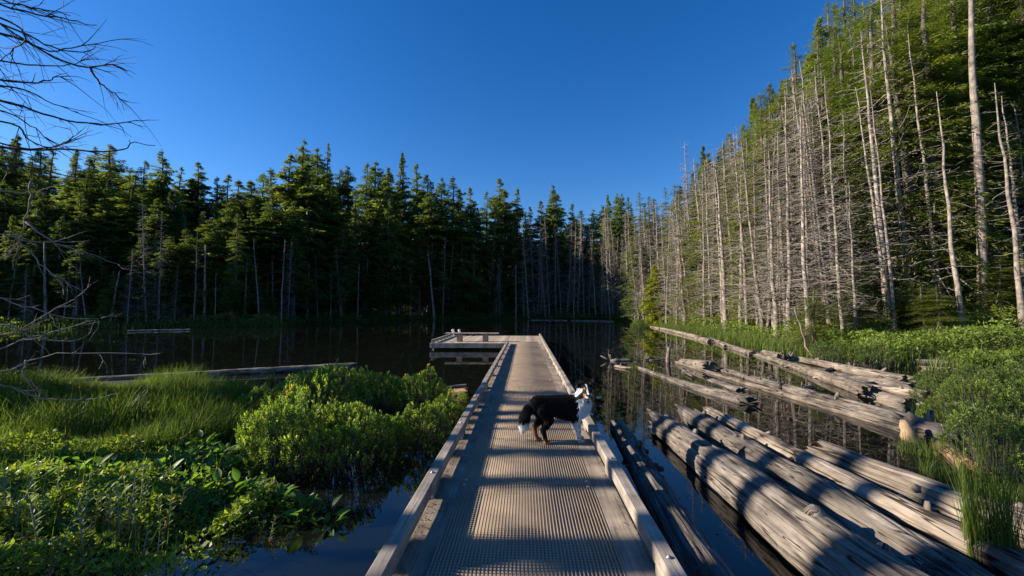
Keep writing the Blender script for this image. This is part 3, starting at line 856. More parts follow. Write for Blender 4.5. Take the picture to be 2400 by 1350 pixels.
# ------------------------------------------------------------------ drifting logs
def log(name, label, p0, p1, r0, r1, seed, mat='log', nu=48, nv=None, groove=0.06, lump=0.08, rag=0.5, bow=0.03, stubs=0, group=None, cat='log', squash=0.9, stub_len=0.08, moss=0.0):
    """a split, weathered trunk from p0 to p1 with cracks along the grain and ragged ends"""
    p0, p1 = Vector(p0), Vector(p1)
    ax = p1 - p0
    Ln = ax.length
    nv = nv or int(max(14, min(150, Ln / max(r0, r1) * 4)))
    rng = np.random.default_rng(seed)
    t = np.linspace(0, 1, nv)[:, None]
    th = (np.arange(nu) * 2 * math.pi / nu)[None]
    r = r0 + (r1 - r0) * t
    tl = t * Ln
    cu, su = np.cos(th), np.sin(th)
    rm = max(r0, r1)
    big = fbm(cu * 1.2 + seed, su * 1.2, tl * 0.9 / max(rm * 3, 0.3), seed, 3)
    tw = th + 0.25 * noise(tl * 0.35, 3.1, 0, seed + 2) + 0.04 * noise(th * 5, tl * 1.7, 0, seed + 8)
    k = 6.0
    g = noise(np.cos(tw) * k, np.sin(tw) * k, tl * 1.3, seed + 5)
    g2 = noise(np.cos(tw) * k * 2.4, np.sin(tw) * k * 2.4, tl * 2.1, seed + 6)
    crack = -np.exp(-(g / 0.10) ** 2) * 0.6 - 0.3 * np.exp(-(g2 / 0.12) ** 2)
    for c_ in range(9):                               # long drying cracks wandering along the grain
        t0 = rng.uniform(0, 2 * math.pi)
        path = t0 + 0.35 * noise(tl * 0.4, 11.0 + c_, 0, seed + 40) + 0.06 * noise(tl * 3, 5.0 + c_, 0, seed + 41)
        dd_ = (th - path + math.pi) % (2 * math.pi) - math.pi
        on = smooth(-0.15, 0.25, noise(tl * 0.7, 31.0 + c_, 0, seed + 42))
        crack = crack - 2.2 * on * np.exp(-(dd_ / rng.uniform(0.05, 0.10)) ** 2)
    rr = r * (1 + lump * big + groove * crack + groove * 0.5 * g2)
    # ragged ends: fibres of unequal length
    e = rag * rm * (noise(cu * 2.2, su * 2.2, 1.0, seed + 20) + 0.7 * noise(cu * 6, su * 6, 2.0, seed + 21))
    e2 = rag * rm * (noise(cu * 2.2, su * 2.2, 5.0, seed + 22) + 0.7 * noise(cu * 6, su * 6, 6.0, seed + 23))
    tl2 = tl + e * np.exp(-tl / (rm * 1.5)) - e2 * np.exp(-(Ln - tl) / (rm * 1.5))
    w0 = bow * Ln * noise(t * 1.7, 0.5, 0, seed + 30)
    w1 = bow * 0.5 * Ln * noise(t * 1.7, 9.5, 0, seed + 31)
    Y = ax.normalized()
    X = Y.cross(Vector((0, 0, 1))).normalized()
    Z = X.cross(Y)
    X, Y, Z = np.array(X), np.array(Y), np.array(Z)
    V = (rr * cu + w0)[..., None] * X + (rr * su * squash + w1)[..., None] * Z + (tl2 * np.ones_like(th))[..., None] * Y
    uv = np.stack([th * rm * np.ones_like(t), tl * np.ones_like(th)], -1).reshape(-1, 2)
    i = np.arange(nv - 1)[:, None] * nu
    j = np.arange(nu)[None]
    q = np.stack([i + j, i + (j + 1) % nu, i + nu + (j + 1) % nu, i + nu + j], -1).reshape(-1, 4)
    V = V.reshape(-1, 3)
    mb = MB().add(V, q, uv)
    for end, base in ((0, 0), (1, (nv - 1) * nu)):     # ends: sunken heartwood
        ring = V[base:base + nu]
        c = ring.mean(0)
        sgn = 1 if end == 0 else -1
        inner = c + (ring - c) * 0.55 + sgn * Y * rm * 0.18
        core = c + sgn * Y * rm * 0.3
        vv = np.concatenate([ring, inner, core[None]])
        jj = np.arange(nu)
        j2 = (jj + 1) % nu
        if end == 0:
            qa = np.stack([j2, jj, nu + jj, nu + j2], 1); tb = np.stack([nu + j2, nu + jj, np.full(nu, 2 * nu)], 1)
        else:
            qa = np.stack([jj, j2, nu + j2, nu + jj], 1); tb = np.stack([nu + jj, nu + j2, np.full(nu, 2 * nu)], 1)
        uve = (vv - c) @ np.stack([X, Z], 1)
        mb.add(vv, [qa, tb], uve * np.array([1.0, 6.0]))
    if stubs:
        o = thing(name, label, cat, p0, group=group)
        mb.build('trunk', M[mat], o, True)
    else:
        o = mb.build(name, M[mat], None, True)
        o.location = p0
        tag(o, label, cat, group)
    for s in range(stubs):
        tt = rng.uniform(0.05, 0.95)
        a = rng.uniform(-0.5, math.pi + 0.5)
        rad = r0 + (r1 - r0) * tt
        d = math.cos(a) * X + math.sin(a) * Z
        q0 = Y * Ln * tt + d * rad * 0.75 + w0[int(tt * (nv - 1)), 0] * X + w1[int(tt * (nv - 1)), 0] * Z
        l = stub_len * rng.uniform(0.5, 1.6)
        w = rad * rng.uniform(0.10, 0.2) + 0.008
        dd = unit(d + Y * rng.normal(0, 0.4))
        MB().tube([q0, q0 + dd * (l * 0.5 + rad * 0.2), q0 + dd * (l + rad * 0.2)], [w * 1.3, w, w * 0.75], 7).build('branch_stub', M[mat], o)
    return o

def L2(px0, py0, z0, px1, py1, z1):
    return at_z(px0, py0, z0), at_z(px1, py1, z1)

# five big logs right of the dock
log('log', 'dark bark log with knobs lying close beside the dock', (1.47, 6.75, 0.02), (1.14, 0.3, 0.03), 0.12, 0.23, 101, 'darklog', nu=96, groove=0.10, lump=0.10, stubs=16, stub_len=0.07, bow=0.012)
log('log', 'biggest grey log with long cracks, second from the dock', (2.13, 6.75, 0.10), (2.42, 0.2, 0.13), 0.20, 0.34, 102, 'log', nu=128, nv=180, groove=0.045, lump=0.15, rag=0.9, bow=0.016, stubs=5, stub_len=0.03)
log('log', 'long grey log behind the biggest one, third from the dock', (2.74, 7.0, 0.12), (2.88, 0.3, 0.08), 0.16, 0.22, 103, 'log', nu=112, nv=160, groove=0.045, lump=0.17, rag=1.1, stubs=9, stub_len=0.05, bow=0.016)
log('log', 'slimmer pale tan log, fourth from the dock', (3.10, 7.1, 0.19), (3.30, 2.4, 0.17), 0.095, 0.125, 104, 'whitelog', nu=80, groove=0.05, lump=0.13, rag=0.9, stubs=8, stub_len=0.05, bow=0.02)
log('log', 'thick pale grey log behind the rush tuft at right', (3.62, 5.05, 0.12), (4.45, 1.2, 0.12), 0.20, 0.26, 105, 'whitelog', nu=96, groove=0.05, lump=0.13, rag=0.8, bow=0.016, stubs=5, stub_len=0.04)
log('log', 'grey log in shadow under the thick pale log at bottom right', (3.55, 3.4, 0.06), (3.95, 0.9, 0.06), 0.12, 0.16, 106, 'log', nu=64, groove=0.07)
log('log', 'short grey cut log at the right edge beside the bush', (4.72, 3.95, 0.16), (6.2, 3.2, 0.28), 0.19, 0.2, 107, 'log', nu=64, groove=0.04, rag=0.08)
log('log', 'brown broken log end in the bottom right corner', (3.0, 2.62, 0.1), (3.6, 1.2, 0.0), 0.13, 0.2, 108, 'brownlog', nu=64, groove=0.05, rag=0.5)
# drifting logs farther out
a, b = L2(1488, 862, 0.0, 1755, 947, 0.03)
log('log', 'half sunken log tapering to a mossy point, middle of the inlet', a, b, 0.05, 0.17, 111, 'log', nu=56, groove=0.08, rag=1.0, stubs=3)
a, b = L2(1668, 890, 0.02, 1738, 915, 0.0)
log('log', 'short flat sunken wood slab behind the half sunken log', a, b, 0.10, 0.17, 112, 'log', squash=0.45, nu=40)
a, b = L2(1600, 850, 0.05, 1664, 862, 0.10)
log('log', 'stubby log with a dark mossy broken root end', a, b, 0.15, 0.24, 113, 'whitelog', nu=48, rag=0.9, stubs=2)
a, b = L2(1585, 850, 0.02, 2128, 1010, 0.02)
log('log', 'long thin pole log floating in front of the peeling log', a, b, 0.05, 0.085, 114, 'whitelog', nu=32, nv=120, bow=0.006)
a, b = L2(1692, 866, 0.04, 2262, 1038, 0.06)
log('log', 'long log with peeling bark and broken stubs across the inlet', a, b, 0.07, 0.22, 115, 'log', nu=72, nv=150, groove=0.06, lump=0.14, rag=0.7, stubs=26, stub_len=0.10, bow=0.006)
a, b = L2(2200, 1040, 0.0, 2285, 1105, 0.02)
log('log', 'short brown slab log at the near end of the peeling log', a, b, 0.10, 0.13, 116, 'brownlog', nu=40)
a, b = L2(1770, 828, 0.03, 2040, 922, 0.08)
log('log', 'bleached log with a splintered near end', a, b, 0.10, 0.20, 117, 'whitelog', nu=64, nv=90, groove=0.05, rag=1.2, stubs=3, bow=0.008)
a, b = L2(1880, 843, 0.10, 2125, 893, 0.10)
log('log', 'white log along the foot of the sedge bank', a, b, 0.11, 0.17, 118, 'whitelog', nu=48, rag=0.6, stubs=4, bow=0.01)
a, b = L2(1965, 880, 0.05, 2140, 910, 0.05)
log('log', 'grey sunken log in front of the white bank log', a, b, 0.14, 0.18, 119, 'log', nu=40, squash=0.6)
a, b = L2(1985, 898, 0.06, 2175, 928, 0.12)
log('log', 'thin tan log running under the right bush', a, b, 0.07, 0.12, 120, 'whitelog', nu=40, stubs=4)
a, b = L2(2070, 938, 0.04, 2140, 955, 0.05)
log('log', 'short blocky pale log chunk in front of the bush', a, b, 0.18, 0.2, 121, 'whitelog', nu=48, rag=0.4)
a, b = L2(2195, 938, 0.25, 2335, 975, 0.30)
log('log', 'slender white pole lying through the right bush', a, b, 0.06, 0.07, 122, 'whitelog', nu=32)
a, b = L2(2150, 852, 0.12, 2440, 868, 0.14)
log('log', 'dark weathered log at the back behind the right bush', a, b, 0.16, 0.2, 123, 'log', nu=48, stubs=3)
a, b = L2(2160, 864, 0.1, 2400, 880, 0.1)
log('log', 'pale log lying just in front of the dark back log', a, b, 0.09, 0.1, 124, 'whitelog', nu=40, stubs=2)
for k, (q0, q1, r_, lab) in enumerate([((1520, 764), (1640, 792), .13, 'farthest pale log of the boom along the right bank'), ((1538, 762), (1590, 763), .12, 'short pale log at the tip of the right bank'),
                                       ((1632, 792), (1665, 800), .15, 'short log joining the boom along the right bank'), ((1668, 796), (1762, 830), .13, 'boom log with a dark cut end near the root clump'),
                                       ((1690, 805), (1700, 812), .08, 'small plank of wood beside the boom logs'), ((1790, 826), (1830, 835), .13, 'short pale log between the root clumps')]):
    a, b = L2(*q0, 0.06, *q1, 0.06)
    log('log', lab, a, b, r_, r_ * 1.15, 130 + k, 'whitelog', nu=32, bow=0.006)
for k, (q0, q1, r_, lab) in enumerate([((300, 776), (446, 773), .10, 'thin white log floating by the left shore'), ((1215, 746.5), (1275, 746.5), .12, 'grey log lying on the far shore'), ((1246, 750), (1330, 751), .10, 'white log floating near the far shore'),
                                       ((1340, 751), (1440, 753.5), .10, 'long white log floating at the mouth of the far bay'), ((1400, 735), (1500, 731), .10, 'fallen white trunk on the far bay shore')]):
    a, b = L2(*q0, 0.05, *q1, 0.05) if q0[1] > 740 else (at_y(q0[0], q0[1], 82), at_y(q1[0], q1[1], 82))
    log('log', lab, a, b, r_, r_, 150 + k, 'whitelog', nu=20, bow=0.004)
a, b = L2(60, 897, 0.05, 832, 857, 0.10)
log('log', 'long grey log lying in the lake behind the left sedges', a, b, 0.07, 0.13, 160, 'whitelog', nu=64, nv=140, groove=0.09, rag=1.0, stubs=4, bow=0.006)
a, b = L2(330, 1010, 0.1, 470, 1008, 0.1)
log('log', 'short dark log hidden in the left sedges', a, b, 0.09, 0.1, 161, 'darklog', nu=32)
a, b = L2(1048, 909, 0.03, 1092, 905, 0.03)
log('log', 'small sunken plank beside the left shrubs near the rail', a, b, 0.05, 0.06, 162, 'whitelog', nu=24)
a, b = L2(1060, 925, 0.0, 1092, 918, 0.08)
log('log', 'orange brown rotten stump by the left rail', a, b, 0.13, 0.10, 163, 'brownlog', nu=32, rag=0.6)

def stick(name, label, pts, rad, mat='whitelog', cat='stick', sides=9):
    o = MB().tube(np.array(pts) - np.array(pts[0]), rad, sides).build(name, M[mat], None, True)
    o.location = pts[0]
    return tag(o, label, cat)

def uneven(p0, p1, n=8, amp=0.02, seed=0):
    rng = np.random.default_rng(seed)
    p = np.linspace(np.array(p0), np.array(p1), n)
    p[1:-1] += rng.normal(0, amp, (n - 2, 3))
    return p
b0 = at_z(1565, 856, -0.1)
stick('stick', 'white upright stick standing in the inlet', uneven(b0, at_y(1568, 814, b0.y), 6, .01, 1), np.array([.075, .075, .07, .065, .06, .04]))
b0 = at_z(1908, 850, -0.05)
stick('stick', 'tall thin white pole leaning left out of the bank logs', uneven(b0, at_y(1862, 725, b0.y), 8, .03, 2), np.linspace(.05, .012, 8))
b0 = at_z(2143, 1058, -0.15)
stick('post', 'broken tan post stump leaning left out of the water', uneven(b0, at_y(2116, 984, b0.y + .05), 7, .006, 3), np.array([.10, .095, .085, .08, .07, .06, .03]) * 1.15, 'paleb', 'post', 14)
# driftwood roots
def root_wad(label, px_, py, size, seed, mat='whitelog', arms=6):
    rng = np.random.default_rng(seed)
    c = at_z(px_, py, 0.0)
    o = thing('driftwood', label, 'driftwood', c)
    MB().tube(uneven((-size * .2, 0, -.03), (size * .9, .05 * size, .03), 7, .02 * size, seed), np.array([.14, .17, .15, .13, .11, .09, .05]) * size, 9).build('stem', M[mat], o, True)
    for k in range(arms):
        a = rng.uniform(0.3, 2.9)
        d = np.array([math.cos(a) * rng.uniform(.3, 1) - .35, rng.uniform(-.5, .5), math.sin(a)])
        l = size * rng.uniform(.25, .6)
        p = np.array([rng.uniform(-.2, .15) * size, 0, 0])
        MB().tube([p, p + d * l * .5 + rng.normal(0, .03, 3) * size, p + d * l], np.array([.08, .055, .02]) * size, 6).build('root', M[mat], o, True)
    return o
root_wad('white forked driftwood stump left of the upright stick', 1440, 846, 0.75, 3, arms=5)
root_wad('small white driftwood knot floating left of the upright stick', 1524, 845, 0.45, 4, arms=7)
root_wad('tiny white driftwood tip beside the upright stick', 1550, 843, 0.18, 8, arms=3)
root_wad('dark root clump where the boom logs meet', 1768, 830, 0.55, 5, 'brownlog', 9)
root_wad('bleached root clump at the end of the white bank log', 1850, 842, 0.7, 6, arms=8)
root_wad('white broken stump at the foot of the sedge bank', 2005, 862, 0.6, 7, arms=8)
root_wad('white forked root on the logs behind the bush', 2165, 868, 0.5, 9, arms=5)

for k, (q0, q1, r_, m_, lab) in enumerate([((1442, 858), (1478, 863), .05, 'whitelog', 'small stick of driftwood floating left of the sunken log tip'), ((1700, 870), (1745, 882), .07, 'log', 'short broken piece lying between the pole and the peeling log'),
        ((1832, 852), (1880, 864), .09, 'whitelog', 'short bleached piece floating behind the splintered log'), ((1975, 858), (1930, 872), .06, 'whitelog', 'thin piece lying across the foot of the white bank log'),
        ((2062, 896), (2008, 908), .07, 'log', 'crossing piece between the tan log and the sunken log'), ((2085, 882), (2150, 895), .09, 'whitelog', 'pale piece wedged behind the tan log by the bush'),
        ((1600, 868), (1625, 882), .05, 'log', 'small dark bit of wood in front of the stubby log'), ((1905, 905), (1870, 915), .05, 'whitelog', 'thin pale branch piece floating beyond the peeling log')]):
    a, b = L2(*q0, 0.03, *q1, 0.05)
    log('log', lab, a, b, r_, r_ * .8, 170 + k, m_, nu=28, rag=1.0, lump=.15, bow=.04, stubs=2, stub_len=.12)

# needles and bark flakes floating between the logs
rn = np.random.default_rng(88)
q_ = np.column_stack([rn.uniform(0.95, 9.5, 2600), rn.uniform(2.2, 16, 2600)])
q_ = q_[(fbm(q_[:, 0] * .9, q_[:, 1] * .5, 0, 71) > .35) & (lake_dist(q_[:, 0], q_[:, 1]) < 0)]
P_ = np.column_stack([q_, np.full(len(q_), .004)])
D_ = unit(np.column_stack([rn.normal(0, 1, (len(q_), 2)), np.zeros(len(q_))]))
v_, f_ = kites(P_, D_, unit(np.cross(D_, [0, 0, 1.0])), rn.uniform(.012, .05, len(q_)), rn.uniform(.004, .018, len(q_)))
tag(MB().add(v_, f_).build('floating_litter', M['litter']), 'needles and bark flakes floating between the logs', 'litter', kind='stuff')

# ------------------------------------------------------------------ the dog
def make_dog():
    root = thing('dog', 'black and white long haired shepherd dog standing on the boardwalk', 'dog')
    p = at_z(1311, 1029, DECK)
    root.location = (p.x, 5.0, DECK + 0.006)
    root.rotation_euler = (0, 0, math.radians(9))
    bm = bmesh.new()
    def ball(c, r, sx=1, sy=1, sz=1):
        mt = Matrix.Translation(Vector(c)) @ Matrix.Diagonal((r * sx, r * sy, r * sz, 1))
        bmesh.ops.create_icosphere(bm, subdivisions=2, radius=1.0, matrix=mt)
    def chain(pts, rad, n=7, sy=1.0, sz=1.0):
        for (a, b), (ra, rb) in zip(zip(pts, pts[1:]), zip(rad, rad[1:])):
            for i in range(n + 1):
                t = i / n
                ball(Vector(a).lerp(Vector(b), t), ra + (rb - ra) * t, 1, sy, sz)
    # trunk: deep chest narrowing to the loin, rump
    chain([(-0.27, 0, .445), (-0.14, 0, .435), (0.0, 0, .42), (0.13, 0, .405), (0.22, 0, .41)], [.105, .112, .128, .145, .13], 6, .86, 1.08)
    chain([(0.20, 0, .42), (0.27, 0, .50), (0.305, -.005, .575)], [.125, .105, .085], 6)            # neck
    chain([(.26, 0, .37), (.29, 0, .43), (.30, 0, .50)], [.09, .10, .085], 5)                       # breast ruff
    # head looks back towards the viewer's right
    H = Vector((.315, -.02, .615))
    fd = Vector((-.02, -.985, -.16)).normalized()
    sd = Vector((-.9998, .02, 0)).normalized()
    up = Vector((0, 0, 1))
    ball(H, .076, 1, 1, .92)
    chain([H + fd * .03 - up * .008, H + fd * .085 - up * .024, H + fd * .135 - up * .034], [.058, .038, .029], 5)
    chain([H + fd * .03 - up * .035, H + fd * .11 - up * .054], [.04, .024], 4)                     # jaw
    for s in (-1, 1):
        ball(H + sd * s * .035 + fd * .015 + up * .03, .03)                                         # brow and cheek
        ball(H + sd * s * .04 - up * .03, .04)
        e0 = H + sd * s * .055 + up * .045 - fd * .012
        chain([e0, e0 + sd * s * .024 + up * .028, e0 + sd * s * .044 + fd * .02 - up * .004, e0 + sd * s * .046 + fd * .022 - up * .035], [.022, .018, .014, .008], 4)   # folded ears
    # hind legs
    for s, dx in ((-1, .03), (1, -.05)):
        y = s * .075
        chain([(-.21 + dx * .3, y * .8, .40), (-.17 + dx * .6, y, .285), (-.252 + dx, y, .165), (-.228 + dx, y, .05), (-.222 + dx, y, .026)], [.09, .062, .034, .026, .028], 6, .8)
        chain([(-.225 + dx, y, .022), (-.178 + dx, y, .018)], [.027, .022], 4, 1.1, .8)
    # front legs
    for s, dx in ((-1, 0.0), (1, .035)):
        y = s * .07
        chain([(.19, y * .8, .38), (.175 + dx * .4, y, .275), (.205 + dx, y, .15), (.215 + dx, y, .05), (.22 + dx, y, .026)], [.085, .055, .036, .027, .028], 6, .85)
        chain([(.222 + dx, y, .022), (.265 + dx, y, .018)], [.028, .023], 4, 1.1, .8)
    # tail
    chain([(-.32, 0, .45), (-.385, 0, .40), (-.425, 0, .31), (-.44, 0, .215), (-.455, 0, .15)], [.045, .055, .06, .05, .022], 6)
    me = bpy.data.meshes.new('body')
    bm.to_mesh(me)
    bm.free()
    tmp = bpy.data.objects.new('body_tmp', me)
    COL.objects.link(tmp)
    rm = tmp.modifiers.new('r', 'REMESH')
    rm.mode = 'VOXEL'
    rm.voxel_size = 0.0075
    sm = tmp.modifiers.new('s', 'SMOOTH')
    sm.iterations = 6
    sm.factor = 0.5
    ev = tmp.evaluated_get(bpy.context.evaluated_depsgraph_get())
    body = bpy.data.meshes.new_from_object(ev)
    bpy.data.objects.remove(tmp)
    co = np.empty(len(body.vertices) * 3); body.vertices.foreach_get('co', co); co = co.reshape(-1, 3)
    nrm = np.empty(len(body.vertices) * 3); body.vertices.foreach_get('normal', nrm); nrm = nrm.reshape(-1, 3)
    Hn, fn, sn = np.array(H), np.array(fd), np.array(sd)

    def colour(c):
        x, y, z = c.T
        nz = 0.02 * noise(x * 22, y * 22, z * 22, 5) + 0.012 * noise(x * 60, y * 60, z * 60, 6)
        col = np.tile(np.array([.0045, .004, .004]), (len(c), 1))
        white, tan, grey = np.array([.72, .70, .67]), np.array([.34, .165, .065]), np.array([.20, .185, .17])
        hx = (c - Hn) @ fn; hs = (c - Hn) @ sn; hz = z - Hn[2]
        hd = np.linalg.norm(c - Hn, axis=1)
        head = ((z > .575) & (hd < .17) & ((x > .262) | (z > .635))) | ((hx > .05) & (hd < .2) & (z > .5))
        # white collar, breast and front legs
        ruff = (~head) & (((x + 0.55 * (z - .42) + nz > .235) & (z > .30)) | ((x > .20 + nz) & (z > .2)))
        dorsal = (y > -.03) & (x < .24) & (z > .5)
        col[ruff & ((x > .19) | ~dorsal)] = white
        fl = (x > .10) & (z < .265 + nz)
        col[fl] = white
        spk = fl & (noise(x * 70, y * 70, z * 70, 9) > .25)
        col[spk] = grey
        # hind legs: tan below the hock, pale toes
        hl = (x < -.08) & (z < .215 + nz) & (x > -.36)
        col[hl & (y > 0)] = tan * .45
        col[hl & (y <= 0) & (z < .07)] = tan * .3
        col[hl & (z < .03)] = tan * .9
        # tail tip
        col[(x < -.37) & (z < .265 + nz)] = white
        # head: black mask, white blaze and muzzle, tan cheeks and brows
        col[head] = np.array([.009, .008, .008])
        col[head & (abs(hs) < .006 + nz * .2) & (hz > -.01) & (hx > -.01)] = white
        col[head & (hx > .075) & (abs(hs) < .015) & (hz > -.03)] = white
        col[head & (hx > .055) & (hz < -.028) & (abs(hs) > .02) & (abs(hs) < .05) & (hd < .13)] = tan * .8
        col[head & (hx > .09) & (hz < -.055)] = white * .6
        for s in (-1, 1):
            b = Hn + sn * s * .03 + np.array([0, 0, .036]) + fn * .06
            col[head & (np.linalg.norm(c - b, axis=1) < .013)] = tan
        return col

    c = colour(co)
    ca = body.color_attributes.new('Col', 'FLOAT_COLOR', 'POINT')
    ca.data.foreach_set('color', np.concatenate([c, np.ones((len(c), 1))], 1).ravel())
    body.materials.clear()
    body.materials.append(M['fur'])
    body.polygons.foreach_set('use_smooth', np.ones(len(body.polygons), bool))
    bo = link('body', body, root)
    # coat: locks of hair combed back and down, long on breast, belly, breeches and tail
    rng = np.random.default_rng(3)
    pick = rng.choice(len(co), 46000)
    P, N = co[pick], nrm[pick]
    x, y, z = P.T
    comb = np.stack([np.full(len(P), -.75), np.zeros(len(P)), np.full(len(P), -.65)], 1)
    front = (x > .2) & (z > .25)
    comb[front] = [.05, 0, -1.0]
    low = z < .3
    comb[low] = [-.15, 0, -1]
    tail = x < -.36
    comb[tail] = [-.35, 0, -.95]
    hd = np.linalg.norm(P - Hn, axis=1)
    head = (hd < .12) | (((P - Hn) @ fn > 0) & (hd < .2) & (z > .52))
    comb[head] = -fn * .8 + np.array([0, 0, -.6])
    ln = rng.uniform(.020, .038, len(P))
    ln[front] *= 1.7
    ln[(z < .34) & (x > -.2) & (x < .16)] *= 1.1
    ln[tail] *= 1.6
    ln[(x < -.24) & (z < .42) & (z > .2)] *= 1.4
    ln[(z < .19) & ~tail] *= .35
    ln[z < .06] *= .5
    ln[head] *= .4
    muz = ((P - Hn) @ fn > .05) & head
    ln[muz] *= .35
    comb = unit(comb)
    comb = unit(comb - N * (comb * N).sum(1, keepdims=True) * .9)
    D = unit(comb * .9 + N * .24 + rng.normal(0, .11, P.shape))
    Sx = unit(np.cross(D, N + rng.normal(0, .3, P.shape)))
    v, f = kites(P - N * .004, D, Sx, ln, rng.uniform(.003, .007, len(P)) * np.where(head, .6, 1), mid=.4)
    colr = colour(P) * rng.uniform(.75, 1.2, (len(P), 1))
    fur = MB().add(v, f, c=np.repeat(colr, 4, 0)).build('fur', M['fur'], root)
    fur['kind'] = 'stuff'
    ball_m = lambda r, nm, m_: None
    for s in (-1, 1):
        b2 = bmesh.new()
        e = H + sd * s * .031 + fd * .062 + up * .014
        bmesh.ops.create_icosphere(b2, subdivisions=2, radius=.0105, matrix=Matrix.Translation(e))
        me = bpy.data.meshes.new('eye'); b2.to_mesh(me); b2.free(); me.materials.append(M['eye'])
        link('eye', me, root)
    b2 = bmesh.new()
    bmesh.ops.create_icosphere(b2, subdivisions=2, radius=.017, matrix=Matrix.Translation(H + fd * .158 - up * .026) @ Matrix.Diagonal((1.1, 1.1, .85, 1)))
    me = bpy.data.meshes.new('nose'); b2.to_mesh(me); b2.free(); me.materials.append(M['nose'])
    link('nose', me, root)
    return root
M['fur'] = vcol_mat('dog_fur', .75, .12)
M['eye'] = plain_mat('dog_eye', (.02, .012, .006), .08)
M['nose'] = plain_mat('dog_nose', (.01, .01, .01), .3)
make_dog()

# ------------------------------------------------------------------ grasses, shrubs and marsh plants
def blades(mb, P, h, w, rng, bend=0.35, seg=3, wind=(0.25, 0.0), tint=0.25):
    """curved tapering grass blades rooted at P"""
    n = len(P)
    a = rng.uniform(0, 2 * math.pi, n)
    d = np.stack([np.cos(a), np.sin(a), np.zeros(n)], 1) * rng.uniform(0.05, 1, (n, 1)) * bend + np.array([wind[0], wind[1], 0]) * rng.uniform(0.3, 1.2, (n, 1))
    fa = rng.uniform(0, math.pi, n)
    sd = np.stack([np.cos(fa), np.sin(fa), np.zeros(n)], 1)
    vs = []
    for k in range(seg + 1):
        t = k / seg
        c = P + d * (h * t ** 2)[:, None] + np.array([0, 0, 1.0]) * (h * (t - 0.28 * t * t * np.linalg.norm(d, axis=1)))[:, None]
        if k < seg:
            ww = (w * (1 - t ** 1.5) * 0.5)[:, None]
            vs += [c - sd * ww, c + sd * ww]
        else:
            vs += [c]
    V = np.stack(vs, 1)
    m_ = V.shape[1]
    i = np.arange(n)[:, None] * m_
    fs = [i + np.array([[2 * k, 2 * k + 1, 2 * k + 3, 2 * k + 2]]) for k in range(seg - 1)]
    e = 2 * (seg - 1)
    col = rng.uniform(1 - tint, 1 + tint, (n, 1)) * np.array([1, 1, 1.0])
    dry = rng.random(n) < 0.06
    col[dry] = np.array([2.6, 1.6, 2.2])
    mb.add(V.reshape(-1, 3), [np.concatenate(fs), i + np.array([[e, e + 1, e + 2]])], c=np.repeat(col, m_, 0))

def scatter(n, poly, rng, dens=None):
    """random points inside a polygon, thinned by a density function"""
    poly = np.array(poly)
    out = np.zeros((0, 2))
    lo, hi = poly.min(0), poly.max(0)
    while len(out) < n:
        q = rng.uniform(lo, hi, (n * 2, 2))
        ins = np.zeros(len(q), bool)
        for i in range(len(poly)):
            ax, ay = poly[i]; bx, by = poly[(i + 1) % len(poly)]
            c = (ay > q[:, 1]) != (by > q[:, 1])
            ins ^= c & (q[:, 0] < (bx - ax) * (q[:, 1] - ay) / (by - ay + 1e-12) + ax)
        if dens is not None:
            ins &= rng.random(len(q)) < dens(q[:, 0], q[:, 1])
        out = np.concatenate([out, q[ins]])
    return out[:n]

rv = np.random.default_rng(9)
# left marsh sedges
poly = [_pz(*q) for q in [(-260, 945), (60, 935), (430, 922), (590, 950), (590, 1020), (420, 1085), (200, 1140), (-260, 1190)]]
q = scatter(26000, poly, rv, lambda x, y: np.clip(0.6 + 0.6 * noise(x * .8, y * .8, 0, 4), .1, 1))
P = np.column_stack([q, ground_z(q[:, 0], q[:, 1]).clip(-0.1, 0.3)])
mb = MB()
blades(mb, P, rv.uniform(.28, .72, len(P)) * (0.75 + 0.45 * noise(q[:, 0] * .9, q[:, 1] * .9, 0, 6)), rv.uniform(.006, .013, len(P)), rv, .62, 4, (.28, -.05))
tag(mb.build('sedge_grass', M['sedge']), 'long bending green sedges filling the left marsh', 'grass', kind='stuff')
# sparse rushes and dead stems along the near left water edge
poly = [_pz(*q) for q in [(-200, 1130), (300, 1080), (560, 1090), (480, 1200), (350, 1290), (500, 1345), (330, 1400), (-200, 1400)]]
q = scatter(350, poly, rv)
P = np.column_stack([q, ground_z(q[:, 0], q[:, 1]).clip(-0.15, 0.2)])
mb = MB()
blades(mb, P, rv.uniform(.25, .6, len(P)), rv.uniform(.004, .008, len(P)), rv, .4, 3, (.1, 0), .4)
tag(mb.build('rush_grass', M['sedge']), 'thin dark rushes along the near left water edge', 'grass', kind='stuff')
# far and right shore fringes
def fringe(name, label, pts, n, width, h, w, mat, seed, inner=-0.1):
    rng = np.random.default_rng(seed)
    pts = np.array(pts)
    seg = np.diff(pts, axis=0)
    L_ = np.linalg.norm(seg, axis=1)
    k = rng.choice(len(L_), n, p=L_ / L_.sum())
    t = rng.random(n)
    nrm_ = np.stack([seg[:, 1], -seg[:, 0]], 1) / L_[:, None]
    base = pts[k] + seg[k] * t[:, None]
    off = rng.uniform(inner, width, n)
    test = lake_dist(base[:, 0] + nrm_[k, 0] * .6, base[:, 1] + nrm_[k, 1] * .6)
    sgn = np.where(test > 0, 1, -1)
    q = base + nrm_[k] * (off * sgn)[:, None]
    q = q[lake_dist(q[:, 0], q[:, 1]) > -0.25]
    n = len(q)
    P = np.column_stack([q, ground_z(q[:, 0], q[:, 1]).clip(-.1, 9)])
    mb = MB()
    blades(mb, P, rng.uniform(h * .6, h * 1.2, n), rng.uniform(w * .7, w * 1.4, n), rng, .5, 3, (.1, 0))
    return tag(mb.build(name, M[mat]), label, 'grass', kind='stuff')
iL = [i for i, p in enumerate(LAKE) if p == (-58, 37)][0]
far = LAKE[iL:iL + 14]
